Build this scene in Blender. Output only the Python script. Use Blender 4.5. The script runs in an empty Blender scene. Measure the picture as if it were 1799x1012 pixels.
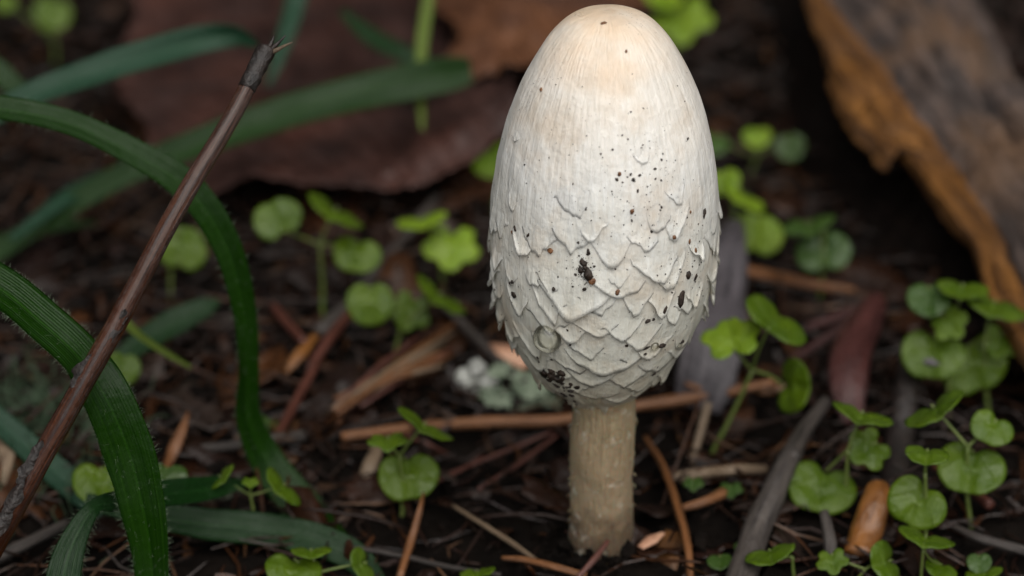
import bpy, math, random
import numpy as np
from mathutils import Vector, bvhtree

random.seed(7); rng = np.random.default_rng(11)
SC = bpy.context.scene; COL = SC.collection
U = 0.01                                   # everything below is written in centimetres

# ------------------------------------------------------------------ camera
PITCH = math.radians(28.0); LENS = 90.0; KPX = 1799 * LENS / 36.0
CAM = np.array((-1.763, -42.53, 28.64))
FWD = np.array((0, math.cos(PITCH), -math.sin(PITCH)))
RGT = np.array((1.0, 0, 0)); UPV = np.array((0, math.sin(PITCH), math.cos(PITCH)))
cam_d = bpy.data.cameras.new('camera'); cam = bpy.data.objects.new('camera', cam_d); COL.objects.link(cam)
cam.location = CAM * U; cam.rotation_euler = (math.pi / 2 - PITCH, 0, 0)
cam_d.lens = LENS; cam_d.sensor_width = 36; cam_d.clip_start = 0.01; cam_d.clip_end = 200
cam_d.dof.use_dof = True; cam_d.dof.focus_distance = 0.463; cam_d.dof.aperture_fstop = 9.5
cam_d.dof.aperture_blades = 0
SC.camera = cam

# ------------------------------------------------------------------ sky, sun, exposure
SUN_EL, SUN_AZ = math.radians(58), math.radians(165)       # azimuth from +Y towards +X
W = bpy.data.worlds.new('World'); SC.world = W; W.use_nodes = True
wn = W.node_tree.nodes; wl = W.node_tree.links
bg = wn['Background']; sky = wn.new('ShaderNodeTexSky'); sky.sky_type = 'NISHITA'; sky.sun_disc = False
sky.sun_elevation = SUN_EL; sky.sun_rotation = SUN_AZ; sky.dust_density = 4.0; sky.air_density = 1.0
hs = wn.new('ShaderNodeHueSaturation'); hs.inputs['Saturation'].default_value = 0.30
wl.new(sky.outputs[0], hs.inputs['Color']); wl.new(hs.outputs[0], bg.inputs[0]); bg.inputs[1].default_value = 0.05
sun_d = bpy.data.lights.new('sun', 'SUN'); sun = bpy.data.objects.new('sun', sun_d); COL.objects.link(sun)
sun_d.energy = 1.5; sun_d.angle = math.radians(80); sun_d.color = (1.0, 0.975, 0.925)
sd = Vector((math.sin(SUN_AZ) * math.cos(SUN_EL), math.cos(SUN_AZ) * math.cos(SUN_EL), math.sin(SUN_EL)))
sun.rotation_euler = sd.to_track_quat('Z', 'Y').to_euler(); sun.location = (0, 0, 5)
SC.view_settings.view_transform = 'Standard'; SC.view_settings.look = 'None'
SC.view_settings.exposure = 0.92; SC.view_settings.gamma = 1.0; SC.view_settings.use_curve_mapping = False
SC.render.engine = 'CYCLES'
SC.cycles.use_denoising = True
SC.cycles.max_bounces = 8; SC.cycles.sample_clamp_indirect = 4.0; SC.cycles.caustics_refractive = False

# ------------------------------------------------------------------ projection helpers (photo pixel + distance -> point in cm)
def P(u, v, d):
    return CAM + d * (FWD + RGT * ((u - 899.5) / KPX) + UPV * ((506 - v) / KPX))
def ray(u, v): return P(u, v, 1.0) - CAM
def PZ(u, v, z):
    r = ray(u, v); return CAM + r * ((z - CAM[2]) / r[2])
def PY(u, v, y):
    r = ray(u, v); return CAM + r * ((y - CAM[1]) / r[1])
def depth(p): return float(np.dot(np.asarray(p) - CAM, FWD))
def nrm(a):
    a = np.asarray(a, float); return a / max(np.linalg.norm(a), 1e-9)

# ------------------------------------------------------------------ noise
def _h(ix, iy, iz):
    n = ix * 127.1 + iy * 311.7 + iz * 74.7
    s = np.sin(n) * 43758.5453
    return s - np.floor(s)
def vn(p):
    p = np.asarray(p, float); i = np.floor(p); f = p - i; f = f * f * (3 - 2 * f)
    x, y, z = i[..., 0], i[..., 1], i[..., 2]; fx, fy, fz = f[..., 0], f[..., 1], f[..., 2]
    def L(a, b, t): return a + (b - a) * t
    return L(L(L(_h(x, y, z), _h(x+1, y, z), fx), L(_h(x, y+1, z), _h(x+1, y+1, z), fx), fy),
             L(L(_h(x, y, z+1), _h(x+1, y, z+1), fx), L(_h(x, y+1, z+1), _h(x+1, y+1, z+1), fx), fy), fz) * 2 - 1
def fbm(p, o=4):
    p = np.asarray(p, float); r = 0; a = 1.0; s = 0
    for k in range(o):
        r = r + a * vn(p * 2 ** k + 17.3 * k); s += a; a *= .5
    return r / s
def gh(x, y):                                  # ground height, cm
    x = np.asarray(x, float); y = np.asarray(y, float)
    q = np.stack([x, y, np.zeros_like(x)], -1)
    near = np.exp(-((x) ** 2 + (y) ** 2) / 9.0)
    r = 0.60 * fbm(q * .22 + 3.1, 3) + .34 * fbm(q * 1.1, 3)
    far = np.clip((np.hypot(x, y) - 60) / 400, 0, 1)
    return r * (1 - .9 * near) - 0.15 + .42 * np.exp(-(x ** 2 + y ** 2) / 4.0) + far * 6 * fbm(q * .01, 2)
def G(u, v, lift=0.0):                         # ground point under a pixel
    z = 0.0
    for _ in range(6):
        p = PZ(u, v, z); z = float(gh(p[0], p[1]))
    p = PZ(u, v, z); p[2] = z + lift; return p

# ------------------------------------------------------------------ mesh helpers
def mk(name, v, f, mat, parent=None, org=None, smooth=True, uv=None, kind=None):
    v = np.asarray(v, float); o = np.zeros(3) if org is None else np.asarray(org, float)
    me = bpy.data.meshes.new(name)
    me.from_pydata(((v - o) * U).tolist(), [], f); me.update()
    if smooth: me.polygons.foreach_set('use_smooth', [True] * len(me.polygons))
    if uv is not None:
        uv = np.asarray(uv, float); l = me.uv_layers.new(name='UVMap')
        idx = np.empty(len(me.loops), int); me.loops.foreach_get('vertex_index', idx)
        l.data.foreach_set('uv', uv[idx].ravel())
    if mat is not None: me.materials.append(mat)
    ob = bpy.data.objects.new(name, me); COL.objects.link(ob)
    if parent is not None: ob.parent = parent
    else: ob.location = o * U
    if kind: ob['kind'] = kind
    return ob
def tag(o, label, cat, group=None):
    o['label'] = label; o['category'] = cat
    if group: o['group'] = group
    return o
def thing(name, label, cat, org, group=None):
    e = bpy.data.objects.new(name, None); COL.objects.link(e); e.location = np.asarray(org, float) * U
    e.empty_display_size = .01
    return tag(e, label, cat, group)
def crom(pts, n):
    pts = np.asarray(pts, float); k = len(pts)
    ext = np.vstack([2 * pts[0] - pts[1], pts, 2 * pts[-1] - pts[-2]])
    out = []
    for t in np.linspace(0, k - 1, n):
        i = min(int(t), k - 2); f = t - i; a, b, c, d = ext[i:i+4]
        out.append(.5 * ((2*b) + (-a+c)*f + (2*a-5*b+4*c-d)*f*f + (-a+3*b-3*c+d)*f**3))
    return np.array(out)
def tube(pts, rad, seg=8, rough=0.0, freq=3.0, squash=1.0, seed=0.0):
    pts = np.asarray(pts, float); n = len(pts); rad = np.broadcast_to(np.asarray(rad, float), (n,))
    T = np.gradient(pts, axis=0); V = []; UV = []; F = []
    ref = np.array((0, 0, 1.0))
    if abs(np.dot(nrm(pts[-1] - pts[0]), ref)) > .9: ref = np.array((1.0, 0, 0))
    t = T / (np.linalg.norm(T, axis=1, keepdims=True) + 1e-9); a = np.cross(t, ref); a /= np.linalg.norm(a, axis=1, keepdims=True) + 1e-9; b = np.cross(a, t)
    ln = np.r_[0, np.cumsum(np.linalg.norm(np.diff(pts, axis=0), axis=1))]; th = 2 * math.pi * np.arange(seg) / seg
    dr = np.cos(th)[None, :, None] * a[:, None] + np.sin(th)[None, :, None] * b[:, None] * squash
    r = np.repeat(rad[:, None], seg, 1)
    if rough: r = r * (1 + rough * fbm(pts[:, None] * freq + dr * 1.3 + seed, 2))
    V = (pts[:, None] + dr * r[..., None]).reshape(-1, 3); UV = np.stack([np.tile(np.arange(seg) / seg, n), np.repeat(ln, seg)], -1)
    for i in range(n - 1):
        for j in range(seg):
            k = (j + 1) % seg
            F.append((i*seg+j, i*seg+k, (i+1)*seg+k, (i+1)*seg+j))
    F.append(tuple(range(seg - 1, -1, -1))); F.append(tuple((n-1)*seg + j for j in range(seg)))
    return np.array(V), F, np.array(UV)
class Join:                                     # many little pieces -> one mesh
    def __init__(s): s.v = []; s.f = []; s.n = 0
    def add(s, v, f):
        s.v.append(np.asarray(v)); s.f += [tuple(i + s.n for i in q) for q in f]; s.n += len(v)
    def build(s, name, mat, parent=None, org=None, smooth=False, kind='stuff'):
        return mk(name, np.vstack(s.v), s.f, mat, parent, org, smooth, None, kind)

# ------------------------------------------------------------------ materials
class M:
    def __init__(s, name):
        s.m = bpy.data.materials.new(name); s.m.use_nodes = True; s.t = s.m.node_tree; s.p = s.t.nodes['Principled BSDF']
        s.out = s.t.nodes['Material Output']
    def n(s, t, **k):
        nd = s.t.nodes.new('ShaderNode' + t)
        for a, b in k.items(): setattr(nd, a, b)
        return nd
    def l(s, a, b): s.t.links.new(a, b)
    def pos(s): return s.n('NewGeometry').outputs['Position']
    def uv(s): return s.n('UVMap').outputs[0]
    def mapping(s, src, scale=(1, 1, 1), loc=(0, 0, 0)):
        m = s.n('Mapping'); m.inputs['Scale'].default_value = scale; m.inputs['Location'].default_value = loc
        s.l(src, m.inputs[0]); return m.outputs[0]
    def noise(s, src, scale, detail=4, rough=.55, dist=0):
        t = s.n('TexNoise'); t.inputs['Scale'].default_value = scale; t.inputs['Detail'].default_value = detail
        t.inputs['Roughness'].default_value = rough; t.inputs['Distortion'].default_value = dist
        s.l(src, t.inputs['Vector']); return t.outputs[0]
    def ramp(s, src, stops):
        r = s.n('ValToRGB'); e = r.color_ramp.elements
        while len(e) < len(stops): e.new(.5)
        for q, (p, c) in zip(e, stops):
            q.position = p; q.color = (c, c, c, 1) if isinstance(c, (int, float)) else (*c, 1)
        s.l(src, r.inputs[0]); return r.outputs[0]
    def mix(s, fac, a, b, mode='MIX'):
        x = s.n('Mix', data_type='RGBA', blend_type=mode)
        for k, q in ((0, fac), (6, a), (7, b)):
            if hasattr(q, 'is_output'): s.l(q, x.inputs[k])
            elif k == 0: x.inputs[0].default_value = q
            else: x.inputs[k].default_value = (*q, 1) if len(q) == 3 else q
        return x.outputs[2]
    def math(s, op, a, b=0.0):
        x = s.n('Math', operation=op)
        for k, q in ((0, a), (1, b)):
            if hasattr(q, 'is_output'): s.l(q, x.inputs[k])
            else: x.inputs[k].default_value = q
        return x.outputs[0]
    def bump(s, h, dist, strength=1.0, normal=None):
        b = s.n('Bump'); b.inputs['Distance'].default_value = dist; b.inputs['Strength'].default_value = strength
        s.l(h, b.inputs['Height'])
        if normal: s.l(normal, b.inputs['Normal'])
        return b.outputs[0]
    def set(s, **k):
        for a, b in k.items():
            i = s.p.inputs[a.replace('_', ' ')]
            if hasattr(b, 'is_output'): s.l(b, i)
            else: i.default_value = b
        return s
    def translucent(s, color, fac):
        t = s.n('BsdfTranslucent'); mx = s.n('MixShader')
        if hasattr(color, 'is_output'): s.l(color, t.inputs[0])
        else: t.inputs[0].default_value = (*color, 1)
        mx.inputs[0].default_value = fac
        s.l(s.p.outputs[0], mx.inputs[1]); s.l(t.outputs[0], mx.inputs[2]); s.l(mx.outputs[0], s.out.inputs[0])
        return s

# cap skin ---------------------------------------------------------
def cap_material(name, fl):
    m = M(name); p = m.pos(); sep = m.n('SeparateXYZ'); m.l(p, sep.inputs[0])
    z = m.math('ADD', sep.outputs[2], m.math('MULTIPLY', m.math('SUBTRACT', m.noise(p, 60, 3), .5), .024))
    g = m.math('DIVIDE', m.math('SUBTRACT', z, .030), .10)
    base = m.ramp(g, [(0.0, (.40, .31, .20)), (.09, (.62, .57, .44)), (.26, (.69, .68, .59)), (.60, (.80, .795, .765)), (.76, (.82, .77, .70)), (.86, (.80, .62, .45))])
    blot = m.ramp(m.noise(p, 95, 4, .6), [(.50, 0.0), (.68, 1.0)])
    base = m.mix(m.math('MULTIPLY', blot, .42), base, (.60, .45, .30))
    pale = m.ramp(m.noise(p, 170, 3, .6), [(.5, 0.0), (.72, 1.0)])
    base = m.mix(m.math('MULTIPLY', pale, .35), base, (.84, .82, .76))
    uvm = m.mapping(m.uv(), (34, 2.2, 1)); fib = m.noise(uvm, 1.0, 5, .65, .4)
    base = m.mix(m.math('MULTIPLY', m.ramp(fib, [(.46, 1.0), (.60, 0.0)]), .16), base, (.50, .43, .32))
    # soil dust
    vor = m.n('TexVoronoi'); vor.inputs['Scale'].default_value = 1500; m.l(p, vor.inputs['Vector'])
    spot = m.ramp(vor.outputs['Distance'], [(.10, 1.0), (.17, 0.0)])
    msk = m.ramp(m.noise(p, 75, 2), [(.56, 0.0), (.66, 1.0)])
    base = m.mix(m.math('MULTIPLY', m.math('MULTIPLY', spot, msk), .75), base, (.10, .055, .03))
    fine = m.noise(m.mapping(m.uv(), (70, 9, 1)), 1.0, 3, .6)
    nb = m.bump(fib, .0005, .7); nb = m.bump(fine, .00025, .5, nb); nb = m.bump(m.noise(p, 130, 4), .0012, .5, nb); nb = m.bump(m.noise(p, 700, 3), .0003, .5, nb)
    m.set(Base_Color=base, Roughness=m.ramp(m.noise(p, 240, 3), [(.3, .26), (.7, .56)]), Normal=nb, Specular_IOR_Level=.5)
    m.set(Subsurface_Weight=.4, Subsurface_Scale=.0007)
    m.p.inputs['Subsurface Radius'].default_value = (1.0, .95, .9)
    return m.m
MAT_CAP = cap_material('cap_skin', 0)

def stem_material():
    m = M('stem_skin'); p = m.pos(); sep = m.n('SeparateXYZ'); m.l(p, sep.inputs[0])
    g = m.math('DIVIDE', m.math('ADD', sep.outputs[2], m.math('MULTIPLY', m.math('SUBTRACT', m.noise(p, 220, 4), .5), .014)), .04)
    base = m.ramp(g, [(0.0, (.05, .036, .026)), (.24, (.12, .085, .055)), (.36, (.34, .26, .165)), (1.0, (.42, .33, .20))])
    fib = m.noise(m.mapping(m.uv(), (16, 1.3, 1)), 1.0, 5, .65, .3)
    base = m.mix(m.math('MULTIPLY', m.ramp(fib, [(.40, 1.0), (.60, 0.0)]), .45), base, (.22, .15, .08))
    base = m.mix(m.ramp(m.noise(p, 330, 3), [(.60, 0.0), (.70, .5)]), base, (.70, .66, .56))
    nb = m.bump(fib, .0012, .8); nb = m.bump(m.noise(p, 520, 4), .0006, .7, nb)
    m.set(Base_Color=base, Roughness=.55, Normal=nb, Subsurface_Weight=.5, Subsurface_Scale=.0018)
    return m.m
MAT_STEM = stem_material()

def grass_material(name, c1, c2, tr=.22, rough=.27):
    m = M(name); p = m.pos(); uv = m.uv()
    v = m.noise(m.mapping(uv, (16, .22, 1)), 1.0, 4, .65)
    col = m.mix(m.ramp(v, [(.35, 0.0), (.68, 1.0)]), c1, c2)
    sx = m.n('SeparateXYZ'); m.l(uv, sx.inputs[0])
    mid = m.ramp(m.math('ABSOLUTE', m.math('SUBTRACT', sx.outputs[0], .5)), [(.0, 1.0), (.035, 0.0)])
    col = m.mix(m.math('MULTIPLY', mid, .45), col, tuple(min(1, c * 1.8) for c in c2))
    w = m.n('TexWave', wave_type='BANDS', bands_direction='X'); w.inputs['Scale'].default_value = 5.5
    w.inputs['Distortion'].default_value = .6; m.l(uv, w.inputs[0])
    nb = m.bump(w.outputs[1], .00012, .35); nb = m.bump(v, .0004, .5, nb); nb = m.bump(m.noise(p, 420, 3), .0004, .5, nb)
    wet = m.ramp(m.noise(p, 90, 3, .6), [(.40, rough + .14), (.62, rough - .08)])
    m.set(Base_Color=col, Roughness=wet, Normal=nb, Specular_IOR_Level=.20)
    m.translucent(col, tr); return m.m
MAT_GRASS = grass_material('grass_green', (.0045, .022, .0010), (.012, .043, .003))
MAT_GRASS_B = grass_material('grass_bluish', (.009, .034, .018), (.020, .058, .030), .15)
MAT_GRASS_D = grass_material('grass_dark', (.0035, .018, .004), (.009, .035, .006), .14)
MAT_GRASS_Y = grass_material('grass_yellow', (.09, .15, .025), (.16, .20, .04), .3)

def leaf_material(name, c1, c2, tr=.38):
    m = M(name); p = m.pos(); oi = m.n('ObjectInfo')
    col = m.mix(m.ramp(m.noise(p, 160, 4, .6), [(.35, 0.0), (.66, 1.0)]), c1, c2)
    col = m.mix(m.math('MULTIPLY', oi.outputs['Random'], .35), col, (.055, .095, .012))
    uv = m.uv(); sx = m.n('SeparateXYZ'); m.l(uv, sx.inputs[0])
    ang = m.math('ARCTAN2', sx.outputs[0], m.math('ADD', sx.outputs[1], -.28))
    vein = m.ramp(m.math('ABSOLUTE', m.math('SINE', m.math('MULTIPLY', ang, 4.0))), [(.0, 1.0), (.16, 0.0)])
    col = m.mix(m.math('MULTIPLY', vein, .22), col, (.30, .40, .12))
    nb = m.bump(vein, .0006, .5); nb = m.bump(m.noise(p, 480, 4, .6), .0007, .7, nb); nb = m.bump(m.noise(p, 150, 3), .0016, .6, nb)
    m.set(Base_Color=col, Roughness=m.ramp(m.noise(p, 200, 3), [(.38, .52), (.62, .24)]), Normal=nb, Specular_IOR_Level=.42)
    m.translucent(m.mix(.5, col, (.20, .36, .03)), tr); return m.m
MAT_LEAF = leaf_material('seedling_leaf', (.074, .136, .005), (.122, .195, .009))
MAT_LEAF_Y = leaf_material('seedling_leaf_lime', (.21, .34, .018), (.30, .43, .03), .45)
MAT_LEAF_D = leaf_material('seedling_leaf_deep', (.030, .070, .011), (.050, .100, .018), .3)
def simple(name, c1, c2, scale, rough=.5, bump=.0006, coat=0.0, tr=None, stretch=None, spec=.5):
    m = M(name); src = m.mapping(m.uv(), stretch) if stretch else m.pos()
    n1 = m.noise(src, scale, 5, .65)
    col = m.mix(m.ramp(n1, [(.32, 0.0), (.68, 1.0)]), c1, c2)
    nb = m.bump(n1, bump, .9)
    if stretch: nb = m.bump(m.noise(m.pos(), 500, 3), bump * .5, .6, nb)
    m.set(Base_Color=col, Roughness=rough, Normal=nb, Coat_Weight=coat, Coat_Roughness=.18, Specular_IOR_Level=spec)
    if tr: m.translucent(col, tr)
    return m.m
MAT_PETIOLE = simple('seedling_stem', (.10, .15, .03), (.16, .20, .05), 300, .45, .0004, tr=.2)
MAT_STICK = simple('polished_stick', (.010, .0026, .001), (.070, .018, .0035), 1.0, .24, .0010, .5, None, (9, .55, 1), .3)
MAT_BARK = simple('stick_bark', (.005, .0035, .003), (.022, .014, .011), 420, .5, .0012, .1)
MAT_SPLINTER = simple('splinter', (.05, .033, .02), (.11, .075, .045), 400, .6)
MAT_SOIL = simple('soil', (.002, .0014, .0011), (.006, .004, .0028), 150, .8, .003, 0, spec=.08)
MAT_CRUMB = simple('soil_crumb', (.008, .005, .003), (.035, .019, .010), 700, .6, .0006)
MAT_RUST = simple('rust_crumb', (.09, .035, .012), (.20, .085, .03), 700, .55, .0005)
MAT_TWIG_O = simple('orange_twig', (.075, .028, .009), (.25, .100, .032), 1.0, .48, .0007, .1, None, (5, .9, 1))
MAT_TWIG_G = simple('grey_twig', (.018, .014, .013), (.085, .070, .060), 1.0, .55, .0011, .05, None, (7, .7, 1))
MAT_TWIG_P = simple('pale_twig', (.10, .065, .04), (.23, .165, .105), 1.0, .55, .0006, 0, None, (5, .8, 1))
MAT_TWIG_R = simple('red_twig', (.045, .014, .010), (.135, .045, .030), 1.0, .42, .0006, .15, None, (5, .8, 1))
MAT_CHIP_O = simple('orange_chip', (.10, .035, .008), (.30, .12, .028), 1.0, .38, .0010, .2, None, (4, .8, 1))
MAT_CHIP_P = simple('pink_chip', (.32, .15, .09), (.52, .30, .19), 300, .5, .0008)
MAT_POD = simple('maroon_husk', (.026, .007, .006), (.085, .026, .022), 1.0, .45, .0022, .05, None, (6, .5, 1))
MAT_PLANK = simple('grey_bark', (.022, .019, .022), (.115, .100, .108), 1.0, .5, .0022, .1, None, (9, .45, 1))
MAT_LICHEN = simple('lichen', (.10, .14, .085), (.32, .37, .27), 380, .7, .0010, tr=.2)
MAT_LICHEN_W = simple('lichen_white', (.26, .27, .23), (.48, .48, .45), 380, .6, .0010)
MAT_MOSS = simple('moss', (.020, .045, .018), (.07, .11, .06), 380, .7, .0006, tr=.2)
MAT_HAIR = simple('leaf_hair', (.05, .08, .04), (.10, .13, .08), 200, .6, .0001)

def litter_material(name, island):
    m = M(name); p = m.pos()
    r = m.n('NewGeometry').outputs['Random Per Island'] if island else m.n('ObjectInfo').outputs['Random']
    c = m.ramp(r, [(0.0, (.006, .003, .0025)), (.34, (.015, .006, .004)), (.55, (.026, .009, .004)), (.72, (.075, .027, .008)), (.80, (.014, .006, .006)), (.93, (.042, .030, .024)), (1.0, (.14, .062, .022))])
    c = m.mix(m.ramp(m.noise(p, 350, 4), [(.35, .75), (.7, 0.0)]), c, (.016, .009, .006))
    nb = m.bump(m.noise(p, 500, 4), .0006, .8)
    m.set(Base_Color=c, Roughness=m.ramp(m.noise(p, 130, 2), [(.35, .55), (.65, .22)]), Normal=nb, Specular_IOR_Level=.22)
    return m.m
MAT_LITTER = litter_material('litter', False); MAT_LITTER_I = litter_material('litter_mass', True)

def deadleaf_material(name, c1, c2, c3):
    m = M(name); p = m.pos(); uv = m.uv()
    col = m.mix(m.ramp(m.noise(p, 55, 5, .65), [(.35, 0.0), (.65, 1.0)]), c1, c2)
    col = m.mix(m.ramp(m.noise(p, 22, 3), [(.5, 0.0), (.68, .8)]), col, c3)
    sx = m.n('SeparateXYZ'); m.l(uv, sx.inputs[0])
    # side veins run in from the midrib
    w = m.math('SINE', m.math('MULTIPLY', m.math('ADD', sx.outputs[0], m.math('MULTIPLY', sx.outputs[1], .45)), 46.0))
    vein = m.ramp(m.math('ABSOLUTE', w), [(.0, 1.0), (.22, 0.0)])
    col = m.mix(m.math('MULTIPLY', vein, .25), col, tuple(min(1, c * 2.0) for c in c2))
    nb = m.bump(vein, .0010, .8); nb = m.bump(m.noise(p, 260, 4), .0012, .6, nb)
    m.set(Base_Color=col, Roughness=m.ramp(m.noise(p, 70, 3), [(.35, .66), (.65, .42)]), Normal=nb, Specular_IOR_Level=.3)
    m.translucent(col, .12); return m.m
MAT_DEAD = deadleaf_material('dead_leaf_brown', (.014, .007, .006), (.052, .023, .018), (.085, .032, .022))
MAT_DEAD_R = deadleaf_material('dead_leaf_rust', (.070, .028, .014), (.15, .062, .028), (.055, .03, .025))

def log_material(name, kind):
    m = M(name); p = m.pos(); uv = m.uv()
    g = m.noise(m.mapping(uv, (3.2, .32, 1)), 1.0, 6, .68, .6)
    if kind == 'top':
        col = m.ramp(g, [(.32, (.006, .005, .005)), (.45, (.046, .036, .033)), (.58, (.115, .084, .072)), (.78, (.20, .140, .110))])
        col = m.mix(m.ramp(m.noise(p, 26, 4), [(.48, 0.0), (.66, .7)]), col, (.19, .105, .055))
    elif kind == 'split':
        col = m.ramp(g, [(.34, (.018, .009, .004)), (.45, (.10, .040, .009)), (.60, (.23, .098, .022)), (.78, (.34, .17, .055))])
        col = m.mix(m.ramp(m.noise(p, 34, 4), [(.55, 0.0), (.7, .7)]), col, (.065, .030, .012))
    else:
        col = m.ramp(g, [(.3, (.003, .0022, .002)), (.7, (.014, .009, .007))])  # rotten wood, with the hollow's shade put into its near-black colour
    nb = m.bump(g, .004, .9); nb = m.bump(m.noise(p, 200, 4), .0018, .7, nb)
    m.set(Base_Color=col, Roughness=m.ramp(m.noise(p, 60, 3), [(.35, .66), (.65, .44)]), Normal=nb, Specular_IOR_Level=.08 if kind == 'under' else .4)
    return m.m
MAT_LOGT, MAT_LOGS, MAT_LOG_SHADE = (log_material('log_' + k, k) for k in ('top', 'split', 'under'))
def water_material():
    m = M('water'); t = m.n('BsdfTransparent'); t.inputs[0].default_value = (.90, .90, .86, 1); g = m.n('BsdfGlossy'); g.inputs['Roughness'].default_value = .04
    f = m.n('Fresnel'); f.inputs[0].default_value = 1.5; x = m.n('MixShader'); m.l(f.outputs[0], x.inputs[0]); m.l(t.outputs[0], x.inputs[1]); m.l(g.outputs[0], x.inputs[2])
    m.l(x.outputs[0], m.out.inputs[0]); return m.m
MAT_WATER = water_material()

# ================================================================== ground
def axis(core, step, far):
    a = list(np.arange(core[0], core[1] + .001, step)); s = step; lo, hi = core
    while hi < far: s *= 1.35; hi += s; lo -= s; a.append(hi); a.insert(0, lo)
    return np.array(a)
gx = axis((-22, 22), .28, 3000); gy = axis((-12, 46), .32, 3000)
XX, YY = np.meshgrid(gx, gy); ZZ = gh(XX, YY)
nx, ny = len(gx), len(gy)
gv = np.stack([XX.ravel(), YY.ravel(), ZZ.ravel()], -1)
gf = [(j*nx+i, j*nx+i+1, (j+1)*nx+i+1, (j+1)*nx+i) for j in range(ny-1) for i in range(nx-1)]
ground = mk('ground', gv, gf, MAT_SOIL, kind='structure')
ground['label'] = 'dark wet forest soil under the litter'

# ================================================================== mushroom
AX = np.array((0.0, 0.0))
# profile measured on the photograph: height (cm) -> radius (cm)
PRO = np.array([(11.62, 0.0), (11.57, .36), (11.42, .74), (11.05, 1.10), (10.55, 1.39), (10.1, 1.60), (9.65, 1.77), (9.2, 1.90), (8.7, 2.00), (8.0, 2.09),
                (7.2, 2.13), (6.5, 2.09), (6.0, 2.01), (5.5, 1.87), (5.0, 1.66), (4.55, 1.42), (4.22, 1.16), (4.0, .94), (3.86, .76), (3.78, .66)])
_seg = np.r_[0, np.cumsum(np.hypot(*np.diff(PRO, axis=0).T))]; CAPLEN = _seg[-1]
def prof(t):
    s = np.asarray(t) * CAPLEN
    c = crom(PRO, 400); cs = np.r_[0, np.cumsum(np.hypot(*np.diff(c, axis=0).T))]; cs = cs / cs[-1] * CAPLEN
    return np.interp(s, cs, c[:, 0]), np.interp(s, cs, c[:, 1])
def capshift(z):                                # the cap leans a little to the left at its foot
    return -.03 - .09 * np.clip((8.5 - z) / 4, 0, 1) ** 1.2 * np.clip((z - 3.2) / 1.2, 0, 1)
def cap_pt(phi, t, off=0.0):
    z, r = prof(t); e = 1e-3
    z2, r2 = prof(np.clip(t + e, 0, 1)); z1, r1 = prof(np.clip(t - e, 0, 1))
    tz, tr = z2 - z1, r2 - r1; L = np.hypot(tz, tr); nz, nr = tr / L, -tz / L      # outward normal
    x, y = np.cos(phi), np.sin(phi)
    q = np.stack([x * 1.1, y * 1.1, z * .45], -1)
    lump = .055 * fbm(q * 1.5 + 5, 3) * np.clip(t * 2.2, 0, 1)
    lump = lump + .022 * fbm(np.stack([x * 4.2, y * 4.2, z * .9], -1) + 2, 3) * np.clip((t - .12) * 5, 0, 1)
    lump = lump + .012 * fbm(np.stack([x * 13, y * 13, z * .8], -1) + 9, 2) * np.clip((t - .2) * 5, 0, 1)
    rr = r + (off + lump) * nr
    return np.stack([x * rr + capshift(z), y * rr, z + (off + lump) * nz], -1), np.stack([x * nr, y * nr, nz], -1)
mush = thing('mushroom', 'tall white egg-shaped mushroom with shaggy scaly cap on a pale stem', 'mushroom', (0, 0, 0))
NP, NT = 300, 260
ph = np.linspace(0, 2 * math.pi, NP, endpoint=False); tt = np.linspace(0.0015, 1, NT)
PH, TT = np.meshgrid(ph, tt); cv, _ = cap_pt(PH.ravel(), TT.ravel())
cuv = np.stack([PH.ravel() * .5, TT.ravel() * CAPLEN * .45], -1)
cf = [(j*NP+i, (j+1)*NP+i, (j+1)*NP+(i+1) % NP, j*NP+(i+1) % NP) for j in range(NT-1) for i in range(NP)]
cf.append(tuple(range(NP)))
# ragged lower rim turned in around the stem
rim0 = (NT-1) * NP; rv = []; ruv = []
for k, (dr, dz) in enumerate(((-.03, -.10), (-.10, -.12), (-.18, .05))):
    for i in range(NP):
        b = cv[rim0 + i]; rag = .09 * float(vn((ph[i] * 5.0, 3.3, 0))) + .07 * float(vn((ph[i] * 14, 1.1, 0)))
        rr = math.hypot(b[0] - capshift(b[2]), b[1]); s = (rr + dr) / rr
        rv.append((b[0] * s, b[1] * s, b[2] + dz + (rag if k < 2 else 0))); ruv.append((ph[i] * .5, CAPLEN * .45 + .05 * k))
n0 = len(cv); cv = np.vstack([cv, rv]); cuv = np.vstack([cuv, ruv])
prev = rim0
for k in range(3):
    cur = n0 + k * NP
    cf += [(prev+i, cur+i, cur+(i+1) % NP, prev+(i+1) % NP) for i in range(NP)]; prev = cur
cap = mk('cap', cv, cf, MAT_CAP, mush, (0, 0, 0), uv=cuv)
cap['label'] = 'egg-shaped off-white cap, tan on top, shaggy below'

# pixel -> (phi, t) on the visible side
_pp, _tt = np.meshgrid(np.linspace(-math.pi, 0, 240), np.linspace(.01, 1, 260)); _pp = _pp.ravel(); _tt = _tt.ravel()
_pt, _nn = cap_pt(_pp, _tt); _rel = _pt - CAM; _d = _rel @ FWD
_pu = 899.5 + KPX * (_rel @ RGT) / _d; _pv = 506 - KPX * (_rel @ UPV) / _d
_vis = np.einsum('ij,ij->i', _nn, -_rel) > 0
def px2cap(u, v):
    e = (_pu - u) ** 2 + (_pv - v) ** 2 + np.where(_vis, 0, 1e6); i = int(np.argmin(e)); return _pp[i], _tt[i]

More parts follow.
